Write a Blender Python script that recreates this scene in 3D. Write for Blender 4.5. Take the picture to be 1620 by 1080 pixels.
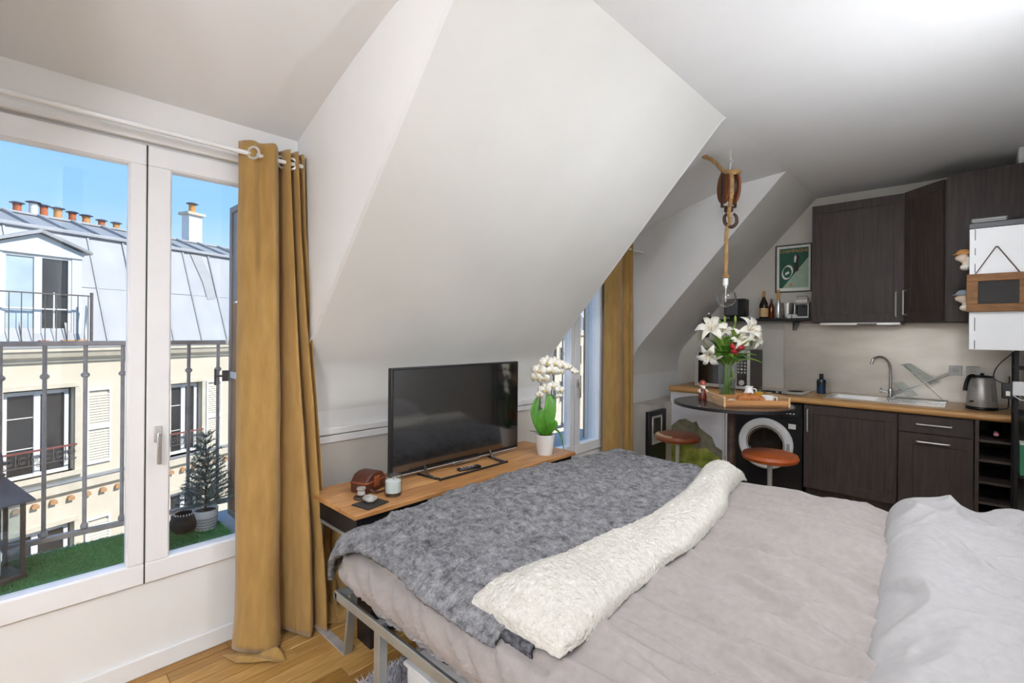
import bpy, bmesh, math, random
from mathutils import Vector, Matrix, noise
random.seed(7)
R = math.radians
for o in list(bpy.data.objects): bpy.data.objects.remove(o)
SC = bpy.context.scene
COL = SC.collection

# ------------------------------------------------------------------ camera, sky, sun, exposure
EYE = 1.47
FPX = 768.0; PPX = 810.0; PPY = 525.0          # focal length and principal point, in pixels of 1620x1080
_yaw, _roll = R(43.55), R(0.45)
_r = Vector((math.cos(_yaw), math.sin(_yaw), 0)); _w = Vector((-math.sin(_yaw), math.cos(_yaw), 0)); _u = Vector((0, 0, 1))
CR = _r*math.cos(_roll) + _u*math.sin(_roll); CU = _u*math.cos(_roll) - _r*math.sin(_roll); CW = _w
cam_d = bpy.data.cameras.new('camera'); cam = bpy.data.objects.new('camera', cam_d); COL.objects.link(cam)
cam_d.sensor_width = 36; cam_d.lens = FPX/1620*36; cam_d.shift_y = (PPY-540)/1620; cam_d.clip_start = 0.02; cam_d.clip_end = 500
cam.matrix_world = Matrix(((CR.x, CU.x, -CW.x, 0), (CR.y, CU.y, -CW.y, 0), (CR.z, CU.z, -CW.z, EYE), (0, 0, 0, 1)))
SC.camera = cam

def ray(px, py): return CW + CR*((px-PPX)/FPX) - CU*((py-PPY)/FPX)
def at(px, py, **k):                       # a pixel gives the direction, the plane it touches gives the distance
    d = ray(px, py); (ax, v), = k.items(); i = 'xyz'.index(ax); o = Vector((0, 0, EYE))
    return o + d*((v-o[i])/d[i])
def fx(px, y): return at(px, 525, y=y).x

world = bpy.data.worlds.new('sky'); SC.world = world; world.use_nodes = True
nt = world.node_tree; bg = nt.nodes['Background']
SUN_TO = Vector((0.62, 0.42, 0.66)).normalized()
tcs = nt.nodes.new('ShaderNodeTexCoord'); sep = nt.nodes.new('ShaderNodeSeparateXYZ'); rmp = nt.nodes.new('ShaderNodeValToRGB')
nt.links.new(tcs.outputs['Generated'], sep.inputs[0]); nt.links.new(sep.outputs['Z'], rmp.inputs[0]); nt.links.new(rmp.outputs[0], bg.inputs[0])
SKY = ((0.0, (.30, .30, .31)), (.02, (.70, .84, .98)), (.20, (.29, .56, .95)), (.40, (.20, .45, .87)), (1.0, (.20, .37, .68)))   # clear sky, paler towards the horizon
while len(rmp.color_ramp.elements) < len(SKY): rmp.color_ramp.elements.new(.5)
for el, (p_, c_) in zip(rmp.color_ramp.elements, SKY): el.position = p_; el.color = c_+(1,)
bg.inputs[1].default_value = 0.92
sun_d = bpy.data.lights.new('sun', 'SUN'); sun = bpy.data.objects.new('sun', sun_d); COL.objects.link(sun)
sun_d.energy = 3.6; sun_d.angle = R(0.6); sun_d.color = (1.0, 0.95, 0.87)
sun.rotation_euler = (-SUN_TO).to_track_quat('-Z', 'Y').to_euler()
FILL_GLOBE_POWER = 46  # glow strength of the added globe behind the camera
FILL_BOWL_POWER = 200  # glow strength of the added fill bowls
FILL_DISC_POWER = 66  # glow strength of the added ceiling fill disc
vs = SC.view_settings
vs.view_transform = 'Standard'; vs.look = 'None'; vs.gamma = 1.0; vs.use_curve_mapping = False; vs.exposure = 0.5

# ------------------------------------------------------------------ materials
def lin(c):
    if isinstance(c, str): c = tuple(int(c[i:i+2], 16) for i in (0, 2, 4))
    return tuple(((x/255)/12.92 if x/255 <= .04045 else ((x/255+.055)/1.055)**2.4) for x in c) + (1,)
MATS = {}
def mat(name, col, rough=.6, metal=0, col2=None, scale=8, stretch=(1, 1, 1), bump=0, bscale=60, bstretch=None, spec=None,
        detail=5, contrast=(.3, .7), emit=0, coat=0, sheen=0, trans=0, sss=0, bdist=.01, nrough=.5):
    if name in MATS: return MATS[name]
    m = bpy.data.materials.new(name); m.use_nodes = True; n = m.node_tree; p = n.nodes['Principled BSDF']
    c1 = lin(col); c2 = lin(col2) if col2 else tuple(min(1, x*.86) for x in c1[:3]) + (1,)
    tc = n.nodes.new('ShaderNodeTexCoord'); mp = n.nodes.new('ShaderNodeMapping'); mp.inputs['Scale'].default_value = stretch
    n.links.new(tc.outputs['Object'], mp.inputs[0])
    nz = n.nodes.new('ShaderNodeTexNoise'); nz.inputs['Scale'].default_value = scale; nz.inputs['Detail'].default_value = detail; nz.inputs['Roughness'].default_value = nrough
    n.links.new(mp.outputs[0], nz.inputs['Vector'])
    rp = n.nodes.new('ShaderNodeValToRGB'); rp.color_ramp.elements[0].position = contrast[0]; rp.color_ramp.elements[1].position = contrast[1]
    rp.color_ramp.elements[0].color = c2; rp.color_ramp.elements[1].color = c1
    n.links.new(nz.outputs[0], rp.inputs[0]); n.links.new(rp.outputs[0], p.inputs['Base Color'])
    p.inputs['Roughness'].default_value = rough; p.inputs['Metallic'].default_value = metal
    if spec is not None: p.inputs['Specular IOR Level'].default_value = spec
    if coat: p.inputs['Coat Weight'].default_value = coat; p.inputs['Coat Roughness'].default_value = .15
    if sheen: p.inputs['Sheen Weight'].default_value = sheen; p.inputs['Sheen Roughness'].default_value = .5
    if trans: p.inputs['Transmission Weight'].default_value = trans
    if emit: p.inputs['Emission Color'].default_value = c1; p.inputs['Emission Strength'].default_value = emit
    if bump:
        mb = n.nodes.new('ShaderNodeMapping'); mb.inputs['Scale'].default_value = bstretch or (1, 1, 1)
        n.links.new(tc.outputs['Object'], mb.inputs[0])
        nb = n.nodes.new('ShaderNodeTexNoise'); nb.inputs['Scale'].default_value = bscale; nb.inputs['Detail'].default_value = 6
        n.links.new(mb.outputs[0], nb.inputs['Vector'])
        b = n.nodes.new('ShaderNodeBump'); b.inputs['Strength'].default_value = bump; b.inputs['Distance'].default_value = bdist
        n.links.new(nb.outputs[0], b.inputs['Height']); n.links.new(b.outputs[0], p.inputs['Normal'])
    MATS[name] = m; return m
def glass(name, tint=(255, 255, 255), ior=1.45, boost=1.0):
    if name in MATS: return MATS[name]
    m = bpy.data.materials.new(name); m.use_nodes = True; n = m.node_tree; n.nodes.remove(n.nodes['Principled BSDF'])
    out = n.nodes['Material Output']; t = n.nodes.new('ShaderNodeBsdfTransparent'); t.inputs[0].default_value = lin(tint)
    g = n.nodes.new('ShaderNodeBsdfGlossy'); g.inputs['Roughness'].default_value = .02
    fr = n.nodes.new('ShaderNodeLayerWeight'); fr.inputs[0].default_value = .5
    pw_ = n.nodes.new('ShaderNodeMath'); pw_.operation = 'POWER'; pw_.inputs[1].default_value = 4.0
    mul = n.nodes.new('ShaderNodeMath'); mul.operation = 'MULTIPLY_ADD'; mul.inputs[1].default_value = .55*boost; mul.inputs[2].default_value = .04*boost; mul.use_clamp = True
    n.links.new(fr.outputs['Facing'], pw_.inputs[0])
    mx = n.nodes.new('ShaderNodeMixShader'); n.links.new(pw_.outputs[0], mul.inputs[0]); n.links.new(mul.outputs[0], mx.inputs[0])
    n.links.new(t.outputs[0], mx.inputs[1]); n.links.new(g.outputs[0], mx.inputs[2]); n.links.new(mx.outputs[0], out.inputs[0])
    MATS[name] = m; return m

M_wall = mat('white_plaster', 'e9e8e6', .85, col2='e3e2df', scale=2, bump=.10, bscale=9)
M_ceil = mat('ceiling_plaster', 'e9e9e8', .9, col2='e3e3e2', scale=1.5, bump=.14, bscale=3.2)
M_slope = mat('slope_plaster', 'e0dfda', .85, col2='d9d8d3', scale=2, bump=.10, bscale=8)
M_kwall = mat('kitchen_wall_paint', 'cfc9bf', .8, col2='c6c0b6', scale=3, bump=.08, bscale=20)
M_trim = mat('white_paint', 'ebebea', .45, col2='e4e4e3', scale=4)
M_pvc = mat('window_white', 'eeeeee', .35, col2='e8e8e9', scale=3)
M_bead = mat('window_bead', 'f6f6f8', .3, col2='f0f0f4', scale=3)
M_gap = mat('dark_gap', '2a2a2a', .8)
M_glass = glass('window_glass', boost=.7)
M_vase = glass('vase_glass', (246, 250, 250), boost=1.6)
M_bulb = glass('bulb_glass', (244, 244, 244), boost=3.2)
M_curt = mat('mustard_velvet', 'ad8a50', .75, col2='9b7842', scale=30, stretch=(1, 1, .2), bump=.15, bscale=220, sheen=.35, spec=.2)
M_chrome = mat('chrome', 'e2e2e2', .2, .9, scale=3)
M_steel = mat('brushed_steel', 'dad8d4', .38, .6, col2='c8c6c2', scale=6, stretch=(1, 1, 30))
M_splash = mat('steel_splashback', 'c9c4ba', .34, .7, col2='b5afa4', scale=4, stretch=(.6, 1, 2), bump=.03, bscale=90, bstretch=(.1, 1, 3))
M_black = mat('black_plastic', '17171a', .35, scale=10)
M_blackm = mat('black_metal', '1d1c1e', .42, .3, scale=10)
M_screen = mat('tv_glass', '08080a', .05, scale=2, spec=1.0, coat=1.0)
MATS['tv_glass'].node_tree.nodes['Principled BSDF'].inputs['Coat IOR'].default_value = 1.9
M_kit = mat('espresso_wood', '4a403b', .5, col2='3b322f', scale=5, stretch=(10, 10, .8), bump=.05, bscale=30, bstretch=(12, 12, .8), spec=.3)
M_kitd = mat('espresso_edge', '4a3d36', .5, col2='392f2b', scale=7)
M_oak = mat('counter_oak', 'd3a468', .4, col2='b9884d', scale=5, stretch=(1.2, 14, 14), bump=.05, bscale=20, bstretch=(1, 18, 18))
M_desk = mat('desk_wood', 'c18d57', .42, col2='9c6a3b', scale=4.5, stretch=(13, 1.1, 13), bump=.06, bscale=14, bstretch=(14, 1, 14))
M_desk2 = mat('desk_wood_light', 'cc9a62', .42, col2='a97847', scale=4.1, stretch=(15, 1.0, 15), bump=.06, bscale=14, bstretch=(14, 1, 14))
M_floor = [mat('floor_oak_%d' % i, c, .38, col2=c2, scale=5, stretch=(14, 1.2, 6), bump=.06, bscale=16, bstretch=(14, 1, 6))
           for i, (c, c2) in enumerate((('c19757', '9f7438'), ('b88b4a', '93682f'), ('caa263', 'ad8245'), ('ad7f41', '86602c')))]
M_sheet = mat('taupe_linen', '9e9692', .85, col2='958d89', scale=40, bump=.22, bscale=420, sheen=.15, spec=.1)
M_duvet = mat('grey_linen', 'a8a5a4', .85, col2='a09d9c', scale=40, bump=.22, bscale=420, sheen=.15, spec=.1)
M_fur = mat('grey_faux_fur', 'b2b1b4', .95, col2='545456', scale=26, detail=12, nrough=.85, contrast=(.38, .62), bump=.9, bscale=260, bdist=.012, spec=.05)
M_sherpa = mat('white_sherpa', 'dad6cd', .95, col2='c2bcb0', scale=45, nrough=.7, bump=1.0, bscale=75, bdist=.015, spec=.05, contrast=(.2, .6))
M_bedm = mat('grey_bed_steel', 'aeb2b0', .35, .6, col2='9da19f', scale=6)
M_zinc = mat('zinc_sheet', 'b2b5b8', .55, 0, col2='a5a8ac', scale=2.2, stretch=(1, 1, .5), bump=.05, bscale=7)
M_zinc2 = mat('weathered_zinc', 'a0a2a4', .5, .1, col2='97999b', scale=3, stretch=(1, 1, 3))
M_seam = mat('dark_zinc_seam', '7d8594', .55, .2, scale=4)
M_fac = mat('cream_facade', 'dad1be', .85, col2='d3c9b4', scale=2, bump=.1, bscale=25)
M_fac2 = mat('cream_stone', 'd8cfbc', .85, col2='ccc2ad', scale=5, bump=.1, bscale=25)
M_facg = mat('pale_grey_render', 'd3d7d8', .8, col2='d4d8d8', scale=3)
M_outw = mat('outdoor_white_paint', 'e4e4e2', .5, col2='dcdcda', scale=5)
M_rail = mat('grey_iron', 'b3adaa', .6, 0, col2='999492', scale=15, bump=.1, bscale=60)
M_iron = mat('dark_iron', '68625f', .55, .1, col2='544f4d', scale=15, bump=.1, bscale=60)
M_redr = mat('red_brown_rail', '8a4f49', .5, scale=10)
M_dark = mat('dark_interior', '2e2a27', .6, col2='231f1d', scale=3)
M_win = mat('far_window_glass', '3c3d3d', .08, col2='2c2b2a', scale=2, spec=.8)
M_terra = mat('terracotta', 'c4714a', .8, col2='ab5c39', scale=12)
M_terra2 = mat('ochre_clay', 'd29a58', .8, col2='bc8348', scale=12)
M_slat = mat('cream_shutter', 'efe6cc', .65, col2='e6dcc0', scale=8)
M_turf = mat('artificial_turf', '74b074', .8, col2='3d8045', scale=90)
M_leaf = mat('orchid_leaf', '5c9a2c', .38, col2='3f7a1f', scale=9, spec=.5)
M_leaf2 = mat('bouquet_leaf', '7aa845', .5, col2='56852f', scale=9)
M_leaf3 = mat('pale_green_leaf', '9cb64a', .5, col2='7d9c3a', scale=9)
M_stem = mat('green_stem', '8aa552', .5, col2='6f8c3e', scale=9)
M_dstem = mat('dark_stem', '4a4a28', .5, scale=9)
M_petal = mat('white_petal', 'f4f1e6', .6, col2='ebe6d6', scale=15, sss=.1)
M_lip = mat('yellow_lip', 'd8c070', .6, col2='b89a50', scale=20)
M_redf = mat('red_flower', 'b8202c', .55, col2='90141f', scale=20)
M_pot = mat('white_ceramic', 'efeeec', .28, col2='e9e8e6', scale=5)
M_leather = mat('tan_leather', '9c4f26', .42, col2='743618', scale=7, bump=.2, bscale=90, spec=.5)
M_leather2 = mat('orange_leather', 'b3561f', .4, col2='8a3d18', scale=6, bump=.2, bscale=90, spec=.5)
M_worn = mat('worn_leather', 'd6c6a0', .6, col2='b08a5a', scale=14)
M_brown = mat('dark_brown_leather', '5a3020', .38, col2='42211a', scale=9, bump=.15, bscale=60)
M_pulley = mat('pulley_wood', '8a4f2a', .5, col2='633618', scale=6, stretch=(3, 3, .6), bump=.1, bscale=40)
M_rust = mat('rusty_iron', '5e4a40', .65, .5, col2='443530', scale=20, bump=.2, bscale=60)
M_rope = mat('hemp_rope', 'b59262', .9, col2='937147', scale=60, bump=.5, bscale=160)
M_wax = mat('white_wax', 'f3f2ee', .5, scale=5)
M_tray = mat('tray_wood', 'b98550', .55, col2='96653a', scale=5, stretch=(1.2, 12, 12))
M_pastry = mat('baked_pastry', 'b9743a', .55, col2='8a4f22', scale=25, bump=.3, bscale=60)
M_juice = mat('orange_juice', 'f0a81e', .3, scale=5)
M_paper = mat('white_paper', 'efede6', .8, scale=6)
M_slate = mat('chalkboard', '2c2a28', .7, col2='24221f', scale=6)
M_bwood = mat('reclaimed_wood', '8f6438', .65, col2='6f4a26', scale=6, stretch=(2, 8, 8), bump=.15, bscale=30)
M_rug = mat('grey_shag', 'cfcdd2', .95, col2='b9b7be', scale=40, spec=.05)
M_stone = mat('grey_stone', 'b4aea6', .8, col2='8f8a83', scale=30, bump=.4, bscale=50)
M_pcol = mat('porcelain_skin', 'ecd7c2', .35, scale=8)
M_blue = mat('blue_glass', '24405e', .2, col2='1b2f49', scale=6, spec=.7)
M_fir = mat('fir_needles', '8d9d98', .7, col2='5f6f69', scale=25)
M_bark = mat('bark', '5a4432', .9, scale=20)
M_wicker = mat('dark_wicker', '39383b', .6, col2='28272a', scale=40, stretch=(1, 1, 4), bump=.8, bscale=60, bstretch=(1, 1, 4))
M_filament = mat('filament', 'c9a45a', .3, 1, scale=5)
M_white_en = mat('white_enamel', 'eeefef', .3, col2='e7e8e8', scale=4)

# ------------------------------------------------------------------ mesh helpers
class MB:
    def __init__(s): s.v = []; s.f = []
    def add(s, vs, fs):
        b = len(s.v); s.v += [Vector(q) for q in vs]; s.f += [tuple(i+b for i in f) for f in fs]; return s
    def box(s, a, b):
        x0, y0, z0 = (min(p, q) for p, q in zip(a, b)); x1, y1, z1 = (max(p, q) for p, q in zip(a, b))
        return s.add([(x0,y0,z0),(x1,y0,z0),(x1,y1,z0),(x0,y1,z0),(x0,y0,z1),(x1,y0,z1),(x1,y1,z1),(x0,y1,z1)],
                     [(0,3,2,1),(4,5,6,7),(0,1,5,4),(1,2,6,5),(2,3,7,6),(3,0,4,7)])
    def cbox(s, c, sz): return s.box([c[i]-sz[i]/2 for i in range(3)], [c[i]+sz[i]/2 for i in range(3)])
    def bar(s, p, q, w, h, up=(0, 0, 1)):                # rectangular bar from p to q
        p = Vector(p); q = Vector(q); d = (q-p).normalized(); up = Vector(up)
        if abs(d.dot(up)) > .98: up = Vector((1, 0, 0))
        a = d.cross(up).normalized()*w/2; b = a.cross(d).normalized()*h/2
        vs = [p-a-b, p+a-b, p+a+b, p-a+b, q-a-b, q+a-b, q+a+b, q-a+b]
        return s.add(vs, [(0,1,2,3),(7,6,5,4),(0,4,5,1),(1,5,6,2),(2,6,7,3),(3,7,4,0)])
    def cyl(s, p, q, r0, r1=None, n=16, cap=True):
        r1 = r0 if r1 is None else r1; p = Vector(p); q = Vector(q); d = (q-p).normalized()
        a = d.orthogonal().normalized(); b = d.cross(a); vs = []
        for c, r in ((p, r0), (q, r1)):
            for i in range(n): t = 2*math.pi*i/n; vs.append(c + a*math.cos(t)*r + b*math.sin(t)*r)
        fs = [(i, (i+1) % n, n+(i+1) % n, n+i) for i in range(n)]
        if cap: fs += [tuple(range(n-1, -1, -1)), tuple(range(n, 2*n))]
        return s.add(vs, fs)
    def lathe(s, prof, c, n=24, axis='z', close=False):
        vs = []; c = Vector(c)
        for r, h in prof:
            for i in range(n):
                t = 2*math.pi*i/n; x, y = r*math.cos(t), r*math.sin(t)
                vs.append(c + (Vector((x, y, h)) if axis == 'z' else Vector((x, -h, y)) if axis == 'y' else Vector((h, x, y))))
        k = len(prof); fs = []
        for j in range(k-1 + (1 if close else 0)):
            for i in range(n): fs.append((j*n+i, j*n+(i+1) % n, ((j+1) % k)*n+(i+1) % n, ((j+1) % k)*n+i))
        if not close:
            if prof[0][0] > 1e-5: fs.append(tuple(range(n-1, -1, -1)))
            if prof[-1][0] > 1e-5: fs.append(tuple((k-1)*n+i for i in range(n)))
        return s.add(vs, fs)
    def tube(s, pts, r, n=8, cap=True):
        pts = [Vector(p) for p in pts]; k = len(pts); rs = r if isinstance(r, (list, tuple)) else [r]*k
        vs = []; prev = None
        for i, p in enumerate(pts):
            d = (pts[min(i+1, k-1)]-pts[max(i-1, 0)]).normalized()
            a = d.orthogonal().normalized() if prev is None else (prev - d*prev.dot(d)).normalized()
            prev = a; b = d.cross(a)
            for j in range(n): t = 2*math.pi*j/n; vs.append(p + (a*math.cos(t)+b*math.sin(t))*rs[i])
        fs = [(i*n+j, i*n+(j+1) % n, (i+1)*n+(j+1) % n, (i+1)*n+j) for i in range(k-1) for j in range(n)]
        if cap: fs += [tuple(range(n-1, -1, -1)), tuple((k-1)*n+j for j in range(n))]
        return s.add(vs, fs)
    def ball(s, c, r, sc=(1, 1, 1), n=16, m=10):
        c = Vector(c); vs = [c+Vector((0, 0, -r*sc[2]))]
        for j in range(1, m):
            f = -math.pi/2+math.pi*j/m
            for i in range(n): t = 2*math.pi*i/n; vs.append(c+Vector((r*sc[0]*math.cos(f)*math.cos(t), r*sc[1]*math.cos(f)*math.sin(t), r*sc[2]*math.sin(f))))
        vs.append(c+Vector((0, 0, r*sc[2]))); L = len(vs)-1
        fs = [(0, 1+(i+1) % n, 1+i) for i in range(n)]
        for j in range(m-2):
            for i in range(n): a = 1+j*n; fs.append((a+i, a+(i+1) % n, a+n+(i+1) % n, a+n+i))
        a = 1+(m-2)*n; fs += [(a+i, a+(i+1) % n, L) for i in range(n)]
        return s.add(vs, fs)
    def prism(s, poly, axis, a, b):                        # poly in the two other axes (order xy / xz / yz)
        def P(p, h): return {'z': (p[0], p[1], h), 'y': (p[0], h, p[1]), 'x': (h, p[0], p[1])}[axis]
        n = len(poly); vs = [P(p, a) for p in poly]+[P(p, b) for p in poly]
        return s.add(vs, [tuple(range(n-1, -1, -1)), tuple(range(n, 2*n))]+[(i, (i+1) % n, n+(i+1) % n, n+i) for i in range(n)])
    def grid(s, fn, nu, nv):
        vs = [fn(i/nu, j/nv) for j in range(nv+1) for i in range(nu+1)]
        return s.add(vs, [(j*(nu+1)+i, j*(nu+1)+i+1, (j+1)*(nu+1)+i+1, (j+1)*(nu+1)+i) for j in range(nv) for i in range(nu)])
    def frame(s, axis, rect, w, a, b):                     # rectangular ring in the plane across axis; rect = (u0, v0, u1, v1)
        u0, v0, u1, v1 = rect
        for r in ((u0, v0, u1, v0+w), (u0, v1-w, u1, v1), (u0, v0+w, u0+w, v1-w), (u1-w, v0+w, u1, v1-w)):
            s.prism([(r[0], r[1]), (r[2], r[1]), (r[2], r[3]), (r[0], r[3])], axis, a, b)
        return s
    def build(s, name, m, parent=None, bevel=0, local=False, smooth=35, label=None, kind=None, solid=0, sub=0, seg=2):
        me = bpy.data.meshes.new(name); off = Vector((0, 0, 0)) if (local or parent is None) else base(parent)
        me.from_pydata([tuple(v-off) for v in s.v], [], s.f); me.update()
        bm = bmesh.new(); bm.from_mesh(me); bmesh.ops.recalc_face_normals(bm, faces=bm.faces); bm.to_mesh(me); bm.free()
        if smooth:
            for p in me.polygons: p.use_smooth = True
            me.set_sharp_from_angle(angle=R(smooth))
        me.materials.append(m); o = bpy.data.objects.new(name, me); COL.objects.link(o)
        if parent: o.parent = parent
        if solid: q = o.modifiers.new('solidify', 'SOLIDIFY'); q.thickness = solid; q.offset = -1
        if sub: q = o.modifiers.new('subdivision', 'SUBSURF'); q.levels = sub; q.render_levels = sub
        if bevel: q = o.modifiers.new('bevel', 'BEVEL'); q.width = bevel; q.segments = seg; q.limit_method = 'ANGLE'; q.angle_limit = R(40)
        if label: o['label'] = label
        if kind: o['kind'] = kind
        return o
def base(o):
    while o.parent: o = o.parent
    return o.location.copy()
def tag(o, label, cat, group=None):
    o['label'] = label; o['category'] = cat
    if group: o['group'] = group
    return o
def thing(name, label, cat, loc=(0, 0, 0), rz=0, group=None):
    o = bpy.data.objects.new(name, None); COL.objects.link(o); o.location = loc; o.rotation_euler = (0, 0, rz); o.empty_display_size = .05
    return tag(o, label, cat, group)
def struct(o): o['kind'] = 'structure'; return o
def root_struct(name, loc): o = bpy.data.objects.new(name, None); COL.objects.link(o); o.location = loc; return struct(o)
def copy_part(o, parent, loc=None):
    c = o.copy(); COL.objects.link(c); c.parent = parent
    if loc is not None: c.location = loc
    return c
def copy_tree(o, parent=None):
    c = o.copy(); COL.objects.link(c); c.parent = parent
    for ch in list(o.children): copy_tree(ch, c)
    return c
def spline(pts, n):                                       # Catmull-Rom
    P = [Vector(p) for p in pts]; P = [P[0]*2-P[1]]+P+[P[-1]*2-P[-2]]; out = []; k = len(P)-3
    for i in range(n+1):
        t = i/n*k; j = min(int(t), k-1); t -= j; a, b, c, d = P[j:j+4]
        out.append(.5*((2*b)+(c-a)*t+(2*a-5*b+4*c-d)*t*t+(3*b-a-3*c+d)*t**3))
    return out
def nz(x, y, z=0): return noise.noise(Vector((x, y, z)))
def sstep(a, b, x): t = max(0, min(1, (x-a)/(b-a))); return t*t*(3-2*t)
def text(name, s, size, m, parent, M, depth=.0006, label=None):
    cu = bpy.data.curves.new(name, 'FONT'); cu.body = s; cu.size = size; cu.extrude = depth; cu.align_x = 'CENTER'
    t = bpy.data.objects.new(name, cu); COL.objects.link(t)
    me = bpy.data.meshes.new_from_object(t.evaluated_get(bpy.context.evaluated_depsgraph_get())); bpy.data.objects.remove(t)
    me.transform(M); me.materials.clear(); me.materials.append(m)
    o = bpy.data.objects.new(name, me); COL.objects.link(o); o.parent = parent
    if label: o['label'] = label
    return o
def face_wall(holes, u0, u1, v0, v1):
    """rectangles that fill u0..u1 x v0..v1 around the holes"""
    us = sorted({u0, u1, *[h[0] for h in holes], *[h[2] for h in holes]}); vz = sorted({v0, v1, *[h[1] for h in holes], *[h[3] for h in holes]})
    out = []
    for i in range(len(us)-1):
        for j in range(len(vz)-1):
            c = ((us[i]+us[i+1])/2, (vz[j]+vz[j+1])/2)
            if not any(h[0] < c[0] < h[2] and h[1] < c[1] < h[3] for h in holes): out.append((us[i], vz[j], us[i+1], vz[j+1]))
    return out

# ------------------------------------------------------------------ the room shell
XW, YK, CEIL, XR = -2.56, 5.58, 2.82, 0.30          # window wall, kitchen wall, ceiling height, right wall
D1 = (-.22, 1.08); D2 = (3.10, 4.50)                  # the two dormer recesses, along y
SILL = .385
W1 = (-.16, SILL, 1.00, 2.255); W2 = (3.10, SILL, 3.95, 2.255)

fl = struct(MB().box((XW-.2, -3.3, -.12), (3.1, YK+.1, -.012)).build('floor', M_floor[1], smooth=0))
plank_meshes = []
for k in range(4):
    me_o = MB().box((-.0345, 0, -.0119), (.0345, .9, 0)).build('plank', M_floor[k], bevel=.0015, seg=1)
    plank_meshes.append(me_o)
pw = .0705; used = [False]*4
for i in range(40):
    x = XW+.036+i*pw; y = -.35-random.random()*.8; j = 0
    while y < 2.3 and x < XR-.03:
        k = random.choice((0, 0, 1, 2, 3)); L = random.uniform(.55, 1.05)
        o = plank_meshes[k] if not used[k] else plank_meshes[k].copy()
        if used[k]: COL.objects.link(o)
        used[k] = True; o.parent = fl; o.location = (x, y, random.uniform(-.0006, .0006)); o.scale = (1, L/.9, 1); y += L+.0018

def slab(name, rects, axis, a, b, m):                 # a wall made of rectangles around its openings, one mesh
    s = MB()
    for r in rects: s.prism([(r[0], r[1]), (r[2], r[1]), (r[2], r[3]), (r[0], r[3])], axis, a, b)
    return struct(s.build(name, m, smooth=0))
KNEE = 1.05
rc = face_wall([W1], D1[0], D1[1], 0, 2.50) + face_wall([W2], D2[0], D2[1], 0, 2.50)
rc += [(-3.2, 0, D1[0], KNEE), (D1[1], 0, D2[0], KNEE), (D2[1], 0, YK, KNEE)]
slab('wall_left', rc, 'x', XW-.16, XW, M_wall)
slab('wall_kitchen', [(XW-.2, 0, XR+.1, CEIL+.1)], 'y', YK, YK+.12, M_kwall)
slab('wall_right', [(.35, 0, YK, CEIL)], 'x', XR, XR+.12, M_wall)
slab('wall_return', [(XR, 0, 3.1, CEIL)], 'y', .35, .47, M_wall)
slab('wall_far', [(-3.2, 0, .35, CEIL)], 'x', 3.0, 3.12, M_wall)
slab('wall_back', [(XW-.2, 0, 3.1, CEIL)], 'y', -3.3, -3.2, M_wall)
XT = -1.13                                             # where the slope meets the flat ceiling
struct(MB().box((XT-.02, -3.2, CEIL), (3.1, YK, CEIL+.12)).build('ceiling', M_ceil, smooth=0))
SLOPE = [(XW, KNEE-.02), (-2.555, 1.14), (-2.535, 1.235), (-2.49, 1.315), (-2.0, 1.868), (-1.5, 2.427), (-1.16, 2.80), (XT, CEIL)]
def slope(name, y0, y1):
    n = len(SLOPE); prof = SLOPE + [(p[0]-.12, p[1]+.10) for p in reversed(SLOPE)]
    prof[n] = (XT-.06, CEIL+.12); prof[-1] = (XW-.16, KNEE)
    return struct(MB().prism(prof, 'y', y0, y1).build(name, M_slope, smooth=30))
slope('wall_slope_middle', D1[1], D2[0]); slope('wall_slope_kitchen', D2[1], YK); slope('wall_slope_near', -3.2, D1[0])
DC = [(XW-.02, 2.447), (-2.25, 2.572), (-1.95, 2.672), (-1.70, 2.745), (-1.45, 2.792), (-1.13, 2.82)]
for nm, (a, b) in (('ceiling_dormer_near', D1), ('ceiling_dormer_kitchen', D2)):
    prof = DC+[(p[0], p[1]+.1) for p in reversed(DC)]
    struct(MB().prism(prof, 'y', a-.02, b+.02).build(nm, M_ceil, smooth=40))
def cheek(name, y0, y1):
    sl = [p for p in SLOPE]; prof = [(XW-.02, KNEE-.02)]+sl[1:-1]+[(XT, CEIL)]+[(p[0], p[1]+.02) for p in reversed(DC)]
    return struct(MB().prism(prof, 'y', y0, y1).build(name, M_wall, smooth=0))
cheek('wall_cheek_near_right', D1[1]-.02, D1[1]); cheek('wall_cheek_near_left', D1[0], D1[0]+.02)
cheek('wall_cheek_kitchen_left', D2[0], D2[0]+.02); cheek('wall_cheek_kitchen_right', D2[1]-.02, D2[1])
# skirting, eaves-cupboard rails, boxed pipe over the corner cabinet
struct(MB().box((XW, -3.2, 0), (XW+.018, 1.10, .078)).build('baseboard_left', M_trim, bevel=.004))
tr = root_struct('trim_1', (XW, 1.1, 0))
MB().box((XW, 1.105, .902), (XW+.030, D2[0]-.05, .940)).build('moulding', M_trim, tr, bevel=.006)
MB().box((XW, 1.118, .858), (XW+.022, D2[0]-.05, .897)).build('rail', M_trim, tr, bevel=.003)
MB().box((XW, 1.085, 0), (XW+.02, 1.108, .90)).build('stile', M_trim, tr, bevel=.003)
MB().box((XW, 1.109, 0), (XW+.006, 1.117, .90)).build('shadow_gap', M_gap, tr)
MB().box((XW, 1.118, 0), (XW+.008, D2[0]-.05, .858)).build('cupboard_panel', M_kwall, tr)
struct(MB().box((.225, 5.0, 2.69), (XR, YK, CEIL)).build('trim_2', M_trim, bevel=.01))

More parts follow.
